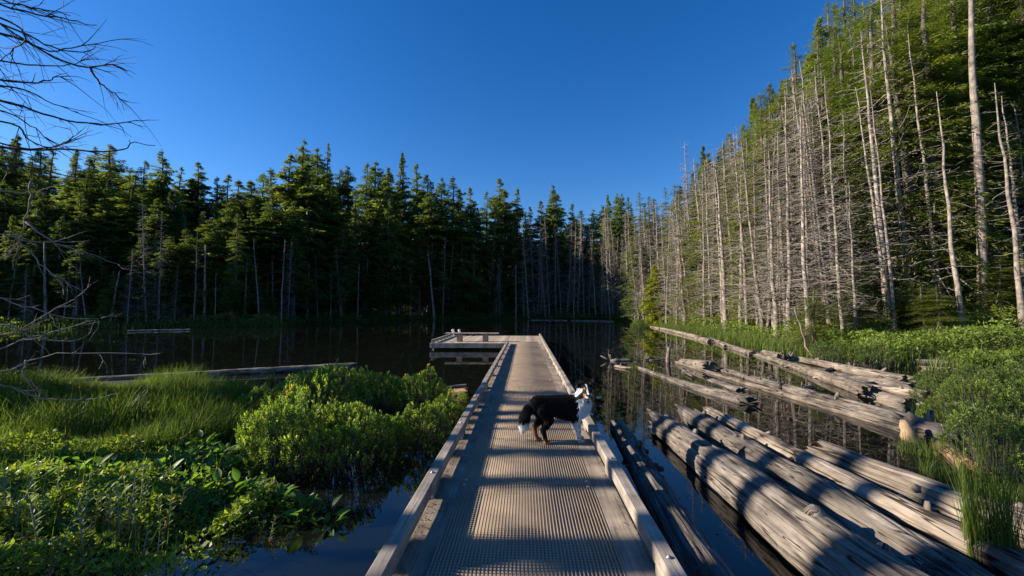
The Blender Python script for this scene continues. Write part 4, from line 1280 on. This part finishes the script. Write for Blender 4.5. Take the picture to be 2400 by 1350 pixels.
right = LAKE[iL + 13:iL + 24]
fringe('shore_grass', 'dark grass fringe along the left and far shore', far, 9000, 3.0, .7, .05, 'sedge', 21)
fringe('bank_sedge', 'yellow green sedge fringe at the foot of the right bank', right, 16000, 2.2, .55, .022, 'sedge', 22)

def leafy_mass(name, label, pts, n, mat, seed, size, height, width0, width1, clump=0.5):
    """a low thicket nobody could count: leaf sprays over a lumpy surface behind the shoreline"""
    rng = np.random.default_rng(seed)
    pts = np.array(pts)
    seg = np.diff(pts, axis=0)
    L_ = np.linalg.norm(seg, axis=1)
    pw = L_ / (5 + np.hypot(pts[:-1, 0], pts[:-1, 1]))
    k = rng.choice(len(L_), n, p=pw / pw.sum())
    t = rng.random(n)
    nrm_ = np.stack([seg[:, 1], -seg[:, 0]], 1) / L_[:, None]
    base = pts[k] + seg[k] * t[:, None]
    test = lake_dist(base[:, 0] + nrm_[k, 0] * .6, base[:, 1] + nrm_[k, 1] * .6)
    q = base + nrm_[k] * (rng.uniform(width0, width1, n) * np.where(test > 0, 1, -1))[:, None]
    q = q[lake_dist(q[:, 0], q[:, 1]) > 0.15]
    n = len(q)
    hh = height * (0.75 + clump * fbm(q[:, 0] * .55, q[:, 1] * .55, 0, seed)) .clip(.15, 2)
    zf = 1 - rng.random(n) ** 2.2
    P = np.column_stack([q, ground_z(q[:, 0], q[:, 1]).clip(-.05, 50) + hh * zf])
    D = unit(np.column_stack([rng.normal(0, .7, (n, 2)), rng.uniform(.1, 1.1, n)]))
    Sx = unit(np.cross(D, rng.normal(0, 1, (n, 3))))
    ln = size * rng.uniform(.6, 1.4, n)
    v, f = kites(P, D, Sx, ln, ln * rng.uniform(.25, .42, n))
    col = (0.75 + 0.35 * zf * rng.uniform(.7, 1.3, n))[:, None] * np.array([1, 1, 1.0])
    return tag(MB().add(v, f, c=np.repeat(col, 4, 0)).build(name, M[mat]), label, 'undergrowth', kind='stuff')
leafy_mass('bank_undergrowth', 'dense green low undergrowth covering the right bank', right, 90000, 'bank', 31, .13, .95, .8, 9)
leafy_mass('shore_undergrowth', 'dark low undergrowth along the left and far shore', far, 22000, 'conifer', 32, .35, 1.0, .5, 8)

# --- leafy shrubs: stems and upright leafy shoots
def shrub_proto(seed, R=0.6, H=0.85, shoots=420, leaves=15, leaf=.042, mat='shrub'):
    rng = np.random.default_rng(seed)
    u1 = rng.uniform(0, 2 * math.pi, shoots)
    rad = np.sqrt(rng.random(shoots)) * R
    lumps = 1 + .28 * fbm(np.cos(u1) * rad / R * 2.2, np.sin(u1) * rad / R * 2.2, 0, seed, 2)
    zt = H * np.sqrt(np.clip(1 - (rad / R) ** 2 * .85, 0.03, 1)) * lumps
    zt = zt * np.where(rng.random(shoots) < .3, rng.uniform(.35, .95, shoots), 1)
    base = np.column_stack([np.cos(u1) * rad, np.sin(u1) * rad, zt])
    ax = unit(np.column_stack([np.cos(u1) * rad / R * .55 + rng.normal(0, .22, shoots), np.sin(u1) * rad / R * .55 + rng.normal(0, .22, shoots), np.full(shoots, 1.0)]))
    sl = rng.uniform(.07, .16, shoots)
    k = np.arange(leaves)
    t = k / leaves
    phi = k * 2.4 + rng.uniform(0, 6, shoots)[:, None]
    e1 = unit(np.cross(ax, [0, 1.0, 0.2])); e2 = np.cross(ax, e1)
    outv = np.cos(phi)[..., None] * e1[:, None] + np.sin(phi)[..., None] * e2[:, None]
    P = base[:, None] - ax[:, None] * (sl[:, None] * (1 - t) * 1.0)[..., None]
    tilt = (.35 + .75 * t)[None, :, None]
    D = unit(outv * (1.15 - tilt * .75) + ax[:, None] * tilt + rng.normal(0, .12, outv.shape))
    Sx = unit(np.cross(D, outv + ax[:, None] * .7))
    N = unit(np.cross(Sx, D))
    P, D, Sx, N = [a.reshape(-1, 3) for a in (P, D, Sx, N)]
    n = len(P)
    ln = leaf * rng.uniform(.65, 1.3, n)
    v, f = kites(P, D, Sx, ln, ln * rng.uniform(.3, .42, n), .5, .18, N)
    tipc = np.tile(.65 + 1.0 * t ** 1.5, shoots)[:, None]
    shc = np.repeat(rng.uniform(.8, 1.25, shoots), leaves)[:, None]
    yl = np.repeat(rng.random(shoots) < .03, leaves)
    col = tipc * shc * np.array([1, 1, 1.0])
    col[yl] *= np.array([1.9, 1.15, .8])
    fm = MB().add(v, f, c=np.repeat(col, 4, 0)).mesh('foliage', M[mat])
    st = MB()
    for i in range(0, shoots, 5):
        b = np.array([base[i, 0] * .25, base[i, 1] * .25, -.25])
        mid = b * .45 + base[i] * .55 + np.array([0, 0, -.06]) + rng.normal(0, .03, 3)
        st.tube([b, b * .75 + mid * .25 + rng.normal(0, .015, 3), mid, base[i]], [.009, .008, .005, .002], 4, cap=False)
    return dict(parts=[('foliage', fm), ('stems', st.mesh('stems', M['darktwig']))])
BUSH = [shrub_proto(5, .6, .85, 420, mat='bush'), shrub_proto(6, .65, .75, 420, mat='bush'), shrub_proto(7, .5, .8, 320, mat='bush')]
SHR = [shrub_proto(1), shrub_proto(2, .55, .95, 380), shrub_proto(3, .7, .75, 480), shrub_proto(4, .4, .6, 240)]
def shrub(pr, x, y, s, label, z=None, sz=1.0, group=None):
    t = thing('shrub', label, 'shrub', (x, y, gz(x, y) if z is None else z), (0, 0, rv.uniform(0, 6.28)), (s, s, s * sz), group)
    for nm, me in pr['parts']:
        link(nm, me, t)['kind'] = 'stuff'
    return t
GL = 'leafy shrubs left of the boardwalk'
for i, (x_, y_, s, sz, lab) in enumerate([
        (700, 1105, .95, 1.0, 'big sunlit leafy shrub in the middle of the left shore clump'), (640, 1070, .75, 1.05, 'yellow green leafy shrub at the left end of the shrub clump'),
        (800, 1090, .9, .95, 'broad leafy shrub just right of the biggest sunlit one'), (900, 1060, .85, .95, 'leafy shrub in the shaded right half of the clump'),
        (985, 1040, .7, .9, 'leafy shrub growing against the left kerb rail'), (1040, 1000, .6, .9, 'small leafy shrub at the rail end of the clump'),
        (760, 985, 1.15, .95, 'tall leafy shrub at the back of the clump, left of the tallest'), (880, 968, 1.2, 1.0, 'tallest leafy shrub at the back of the clump'), (985, 960, .95, .85, 'rounded leafy shrub at the back right of the clump'),
        (620, 985, .8, .8, 'dark low shrub between the sedges and the clump'), (700, 965, .8, .95, 'dark shrub at the back left of the clump'), (1085, 940, .3, 1.0, 'single small leafy sprig by the orange stump')]):
    p = at_z(x_, y_, 0.0)
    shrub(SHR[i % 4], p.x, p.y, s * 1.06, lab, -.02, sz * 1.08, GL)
for i, (x_, y_, s, sz, lab) in enumerate([
        (2330, 1110, .95, 1.0, 'bright green bush nearest the cut log at right'), (2240, 1000, .75, .9, 'dark green bush overhanging the peeling log'), (2400, 1050, 1.1, 1.0, 'large bright bush at the right edge of view'),
        (2290, 985, 1.0, 1.0, 'broad bush behind the leaning post'), (2200, 945, .85, .85, 'bush at the left front of the right thicket'), (2350, 960, 1.15, 1.0, 'tall bush at the back of the right thicket'),
        (2470, 1000, 1.2, 1.0, 'bush cut by the right edge of view'), (2190, 915, .8, .9, 'small dark bush over the tan log'), (2420, 930, 1.2, .95, 'rounded bush at the back right of the thicket'),
        (2290, 925, .95, .9, 'low bush behind the broad one in the right thicket')]):
    p = at_z(x_, y_, 0.0)
    shrub(BUSH[i % 3], p.x, p.y, s * .84, lab, 0.0, sz, 'leafy bushes of the right thicket')
for i, (x_, y_, s, lab) in enumerate([(1960, 858, 1.0, 'dark bush overhanging the bank logs left of the gap'), (2060, 866, 1.1, 'dark bush overhanging the bank logs right of the gap'), (1500, 772, 1.2, 'yellowish tussock at the tip of the right bank')]):
    p = at_z(x_, y_, 0.0)
    shrub(BUSH[i % 3], p.x, p.y + .3, s, lab, .05, .9)

# --- rush tufts
def tuft(name, label, x, y, z, n, h, r, seed, mat='sedge', w=.006, bend=.18):
    rng = np.random.default_rng(seed)
    a = rng.uniform(0, 6.28, n)
    P = np.column_stack([np.cos(a) * r * np.sqrt(rng.random(n)), np.sin(a) * r * np.sqrt(rng.random(n)), np.zeros(n)])
    mb = MB()
    blades(mb, P, rng.uniform(.45, 1.05, n) * h, rng.uniform(.7, 1.3, n) * w, rng, bend, 4, (-.03, 0), .3)
    o = mb.build(name, M[mat])
    o.location = (x, y, z)
    return tag(o, label, 'grass tuft')
tuft('rush_tuft', 'tall upright green rush tuft between the big logs', 3.28, 3.08, -.02, 460, 1.12, .13, 5)
tuft('rush_tuft', 'sparse dark rushes beside the tall green tuft', 3.5, 3.0, -.02, 130, .8, .16, 6, bend=.35)
tuft('rush_tuft', 'dry yellow grass tuft beside the cut log at right', 4.75, 4.2, .05, 220, .3, .2, 7, bend=.6)
p = at_z(2150, 1060, 0); tuft('rush_tuft', 'mossy grass tuft around the leaning post', p.x, p.y, -.02, 260, .3, .22, 8, bend=.5)
p = at_z(2230, 1120, 0); tuft('rush_tuft', 'grass tuft in the shallow water below the right bush', p.x, p.y, -.02, 200, .28, .3, 9, bend=.5)
p = at_z(1485, 862, 0); tuft('rush_tuft', 'small yellow grass tuft at the tip of the half sunken log', p.x, p.y, 0, 90, .16, .2, 10, w=.012, bend=.8)
p = at_z(2230, 990, 0); tuft('rush_tuft', 'bright sedge tuft at the water edge under the right bush', p.x, p.y, 0, 380, .5, .5, 11, w=.01, bend=.4)
p = at_z(1500, 768, 0); tuft('rush_tuft', 'golden sedge tussock at the tip of the right bank', p.x, p.y, 0, 500, .7, 1.0, 12, w=.03, bend=.5)

# --- broad leaved marsh plants: every leaf its own object
def leaf_mesh(seed):
    rng = np.random.default_rng(seed)
    k = 6
    t = np.linspace(0, 1, k)
    w = np.sin(np.pi * np.clip(t * .96 + .02, 0, 1) ** .85) * .5
    xs = .10 * np.sin(t * 2.5) ; zs = -.22 * t ** 2 * rng.uniform(.3, 1.2)
    V = []
    for i in range(k):
        V += [(-w[i] * .62, t[i], zs[i] + w[i] * .22), (0, t[i], zs[i]), (w[i] * .62, t[i], zs[i] + w[i] * .22)]
    f = []
    for i in range(k - 1):
        for j in (0, 1):
            a_ = i * 3 + j
            f.append((a_, a_ + 1, a_ + 4, a_ + 3))
    return MB().add(V, np.array(f)).mesh('leaf', M['broad'], True)
LEAF = [leaf_mesh(i) for i in range(4)]
def marsh_plant(x, y, z, n, size, label, seed, group, spread=.10, upright=.55):
    rng = np.random.default_rng(seed)
    t = thing('marsh_plant', label, 'marsh plant', (x, y, z), group=group)
    for i in range(n):
        a = i * 2.4 + rng.uniform(-.4, .4)
        el = rng.uniform(upright - .3, upright + .5)
        r = spread * math.sqrt(rng.random())
        hz = size * rng.uniform(.6, 1.7)
        px_, py_ = math.cos(a) * r, math.sin(a) * r
        o = link('leaf', LEAF[i % 4], t)
        o.location = (px_, py_, hz)
        s = size * rng.uniform(.7, 1.25)
        o.scale = (s * .8, s, s)
        o.rotation_euler = (el, rng.normal(0, .25), a - math.pi / 2)
        MB().tube([(px_ * .3, py_ * .3, -.12), (px_ * .8, py_ * .8, hz * .6), (px_, py_, hz + .005)], [.005, .004, .003], 5, cap=False).build('stalk', M['broad'], t)
    return t
poly = [_pz(*q) for q in [(300, 1085), (430, 1065), (560, 1070), (640, 1100), (700, 1170), (800, 1225), (720, 1260), (560, 1270), (470, 1200), (330, 1180)]]
q = scatter(95, poly, rv)
for i, (x, y) in enumerate(q[np.argsort(q[:, 0] / q[:, 1])]):
    row = 'sunlit' if y > 4.4 else 'shaded'
    marsh_plant(x, y, max(gz(x, y), -.1), int(rv.integers(6, 10)), rv.uniform(.09, .135), f'broad leaved marsh plant in the {row} patch below the left shrubs, {count(row)} from the left', 300 + i, f'{row} broad leaved marsh plants')
poly = [_pz(*q) for q in [(-150, 1080), (200, 1090), (330, 1160), (300, 1250), (200, 1330), (-150, 1330)]]
q = scatter(64, poly, rv)
for i, (x, y) in enumerate(q[np.argsort(q[:, 0] / q[:, 1])]):
    marsh_plant(x, y, max(gz(x, y), -.1) + .05, int(rv.integers(5, 9)), rv.uniform(.07, .12), f'broad leaved marsh plant in the dark bottom left corner, {count("corner")} from the left', 400 + i, 'marsh plants of the dark left corner')
# low leafy ground cover between them
poly = [_pz(*q) for q in [(-260, 1090), (330, 1075), (600, 1085), (640, 1180), (560, 1260), (530, 1330), (400, 1420), (-260, 1420)]]
n_ = 29000
q = scatter(n_, poly, rv, lambda x, y: np.clip(.55 + .8 * fbm(x * 1.6, y * 1.6, 0, 12, 2), .05, 1))
P = np.column_stack([q, ground_z(q[:, 0], q[:, 1]).clip(-.03, .3) + (.24 * (1 - rv.random(n_) ** 2)) * np.clip(.8 + .6 * noise(q[:, 0] * 2.5, q[:, 1] * 2.5, 0, 14), .15, 1.5)])
D = unit(np.column_stack([rv.normal(0, .8, (n_, 2)), rv.uniform(.0, 1.0, n_)]))
Sx = unit(np.cross(D, rv.normal(0, 1, (n_, 3))))
ln = rv.uniform(.03, .075, n_)
v, f = kites(P, D, Sx, ln, ln * rv.uniform(.25, .5, n_), .5)
col = rv.uniform(.6, 1.3, (n_, 1)) * np.array([1, 1, 1.0])
yl = rv.random(n_) < .05
col[yl] *= np.array([2.0, 1.2, .6])
tag(MB().add(v, f, c=np.repeat(col, 4, 0)).build('marsh_undergrowth', M['shrub']), 'tangled low leaves covering the near left marsh', 'undergrowth', kind='stuff')
# thin leafy shoots near the bottom left
def shoot_mesh(seed):
    rng = np.random.default_rng(seed)
    n = 26
    t = np.linspace(.25, 1, n)
    a = np.arange(n) * 2.4
    P = np.column_stack([.03 * t ** 2, np.zeros(n), t * .5])
    D = unit(np.column_stack([np.cos(a), np.sin(a), rng.uniform(.3, 1.0, n)]))
    Sx = unit(np.cross(D, [0, 0, 1.0]))
    ln = .05 * rng.uniform(.7, 1.3, n)
    v, f = kites(P, D, Sx, ln, ln * .34, .5, .2, unit(np.cross(Sx, D)))
    col = np.ones((n, 3)); col[:6] = (1.8, 1.0, .7)
    return MB().add(v, f, c=np.repeat(col, 4, 0)).mesh('leaves', M['shrub']), MB().tube([(0, 0, -.2), (0, .004, .2), (.03, 0, .5)], [.005, .004, .002], 5).mesh('stem', M['twig'])
SHOOT = [shoot_mesh(i) for i in range(3)]
def shoot(x, y, z, s, label, group=None):
    t = thing('leafy_shoot', label, 'plant', (x, y, z), (rv.normal(0, .15), rv.normal(0, .15), rv.uniform(0, 6.28)), s, group)
    lm, sm = SHOOT[rv.integers(3)]
    link('leaves', lm, t)['kind'] = 'stuff'
    link('stem', sm, t)
poly = [_pz(*q) for q in [(-100, 1270), (330, 1230), (420, 1290), (350, 1400), (-100, 1400)]]
q = scatter(46, poly, rv)
for i, (x, y) in enumerate(q[np.argsort(q[:, 0] / q[:, 1])]):
    shoot(x, y, max(gz(x, y), -.1), rv.uniform(.7, 1.25), f'thin upright narrow leaved shoot in the bottom left corner, {count("shoot")} from the left', 'thin shoots of the bottom left corner')
for x_, y_, s, lab in [(886, 1335, .55, 'small leafy shoot poking up outside the left kerb rail'), (625, 1270, .6, 'single pale shoot in the open water at bottom left'), (1005, 1115, .7, 'pale leafy shoot beside the middle of the left rail'), (410, 1240, .9, 'single tall shoot at the water edge, bottom left')]:
    p = at_z(x_, y_, 0)
    shoot(p.x, p.y, -.12, s, lab)

# ------------------------------------------------------------------ dead tree at the left edge and the trees out of view that shade the dock
def dead_limb(parent, pts, r0, seed, twigs=10, mat='darktwig', tl=.5):
    rng = np.random.default_rng(seed)
    pts = np.array([np.array(p) for p in pts])
    k = 18
    ti = np.linspace(0, len(pts) - 1, k)
    i0 = np.clip(ti.astype(int), 0, len(pts) - 2); f = ti - i0
    # smooth interpolation
    pm = np.concatenate([[2 * pts[0] - pts[1]], pts, [2 * pts[-1] - pts[-2]]])
    a_, b_, c_, d_ = pm[i0], pm[i0 + 1], pm[i0 + 2], pm[i0 + 3]
    f = f[:, None]
    cp = .5 * (2 * b_ + (c_ - a_) * f + (2 * a_ - 5 * b_ + 4 * c_ - d_) * f ** 2 + (3 * b_ - a_ - 3 * c_ + d_) * f ** 3)
    cp[1:] += rng.normal(0, .008, (k - 1, 3))
    mb = MB().tube(cp, np.linspace(r0, r0 * .25, k), 6)
    tan = np.gradient(cp, axis=0)
    for j in range(twigs):
        q = rng.integers(3, k)
        d = unit(unit(tan[q]) * rng.uniform(.7, 1.3) + rng.normal(0, .34, 3))
        l = tl * rng.uniform(.3, 1.5)
        w = np.array([0, 0, rng.uniform(-.45, .2) * l])
        p1 = cp[q] + d * l * .5 + w * .3
        p2 = cp[q] + d * l + w
        s4 = np.linspace(0, 1, 5)[:, None]
        mb.tube(cp[q] + d * l * s4 + w * s4 ** 2 + rng.normal(0, .012, (5, 3)) * s4, np.linspace(r0 * .36, r0 * .1, 5), 4, cap=False)
        if rng.random() < .6:
            d2 = unit(d + rng.normal(0, .6, 3))
            mb.tube([p1, p1 + d2 * l * .3, p1 + d2 * l * .55], [r0 * .22, r0 * .18, r0 * .1], 3, cap=False)
    o = mb.build('branch', M[mat], parent)
    return o

dt = thing('dead_tree', 'bare dead tree whose drooping branches reach in at the upper left', 'tree', (0, 0, 0))
TX, TY = -9.6, 6.0
pts = [(TX, TY, -.3), (TX + .1, TY, 3), (TX - .05, TY, 6), (TX + .1, TY, 9)]
MB().tube(np.array(pts), [.2, .16, .12, .04], 10).build('trunk', M['bark'], dt, True)
limbs = [[(-60, 0), (70, 30), (160, 46), (228, 60)], [(-60, 20), (60, 95), (120, 120), (180, 108), (260, 95)], [(-40, 40), (60, 80), (110, 105), (160, 120), (215, 118), (222, 105)],
         [(-60, 60), (60, 95), (140, 140), (210, 157), (262, 150), (300, 168)], [(210, 157), (230, 190), (262, 215), (294, 238)], [(-40, 130), (60, 150), (120, 155), (170, 150), (215, 135)],
         [(-60, 180), (20, 190), (80, 192), (115, 188), (132, 178), (170, 190)], [(-60, 190), (40, 205), (120, 240), (182, 265)], [(-60, 220), (40, 245), (110, 270), (190, 288), (260, 290), (318, 284)],
         [(-60, 270), (40, 295), (60, 320), (110, 345), (150, 335), (190, 318)], [(-60, 310), (40, 345), (100, 347), (140, 340), (170, 318), (160, 298)], [(-60, 330), (60, 350), (150, 350), (230, 354), (290, 352), (310, 335), (365, 342)],
         [(-60, 25), (40, 60), (60, 90), (30, 120), (-10, 150)], [(-60, -20), (40, 10), (120, 25), (170, 40)], [(-60, 240), (20, 265), (80, 300), (120, 335)], [(-60, 380), (60, 390), (150, 410), (265, 430)]]
for i, l in enumerate(limbs):
    y0 = 5.2 + .25 * ((i * 7) % 6)
    P_ = [at_y(a, b, y0 + .1 * k) for k, (a, b) in enumerate(l)]
    if i != 4:
        P_ = [Vector((TX + .05, TY, P_[0].z + .5))] + P_
    dead_limb(dt, P_, .018 if i not in (3, 11, 8) else .024, 500 + i, 9, 'darktwig', .5)
low = [[(-60, 440), (20, 452), (80, 450), (140, 430), (178, 395)], [(75, 420), (68, 470), (55, 530), (45, 565), (10, 610)], [(45, 565), (70, 590), (120, 640), (205, 692)], [(-60, 540), (60, 565), (140, 565)], [(60, 520), (130, 570), (195, 590), (280, 622)],
       [(-60, 690), (60, 720), (150, 745), (235, 748)], [(-60, 790), (60, 765), (130, 725), (182, 695)], [(-40, 875), (60, 850), (150, 828), (240, 828), (335, 833), (336, 858)], [(-40, 900), (30, 908), (90, 932), (200, 937)],
       [(60, 845), (58, 880), (85, 905), (92, 940)], [(-40, 820), (40, 800), (160, 770), (230, 750), (208, 800)], [(-20, 760), (50, 780), (120, 800), (200, 790), (222, 752)]]
dl = thing('dead_tree', 'pale dead tree with low bare branches hanging over the left sedges', 'tree', (0, 0, 0))
TX2, TY2 = -9.2, 5.2
MB().tube(np.array([(TX2, TY2, -.3), (TX2 + .05, TY2, 2), (TX2 - .1, TY2, 4.5)]), [.14, .11, .03], 9).build('trunk', M['snag'], dl, True)
for i, l in enumerate(low):
    y0 = 4.6 + .22 * ((i * 5) % 5)
    P_ = [at_y(a, b, y0 + .1 * k) for k, (a, b) in enumerate(l)]
    if l[0][0] < 0:
        P_ = [Vector((TX2 + .05, TY2, P_[0].z))] + P_
    dead_limb(dl, P_, .011, 540 + i, 7, 'twig', .25)

# trees on the near left bank, just out of view, that throw the bands of shade over the dock
POLE = [snag_proto(61, H=11.0, R=1.0, nb=26, twigs=1, r=0.15, start=0.35, broken=True), snag_proto(62, H=10.0, R=1.3, nb=34, twigs=2, r=0.12, start=0.3, broken=True)]
near_bank = [(-11.0, 2.35, 1.0, 1.1, POLE[0]), (-12.2, 3.5, 1.0, .8, POLE[1]), (-13.2, 4.15, 1.0, .8, POLE[0]), (-12.6, 5.5, 1.0, .7, POLE[0]), (-14.6, 1.5, 1.1, 1.0, POLE[0]), (-15.5, 0.6, 1.1, 1.2, POLE[1]),
             (-14.2, 7.3, .40, .42, FIR[2]), (-12.8, 6.9, .36, .34, FIR[0]), (-10.4, 2.9, .19, .26, FIR[2])]
for i, (x, y, s, w, pr) in enumerate(near_bank):
    plant_tree(pr, 'dead_tree' if pr in POLE else 'conifer_tree', f'tree on the near left bank outside the view, {nth(i + 1)} of its row', 'tree', (x, y, gz(x, y) - .05), (w, w, s), (0, rv.normal(0, .015), rv.uniform(0, 6)), 'trees on the near left bank')
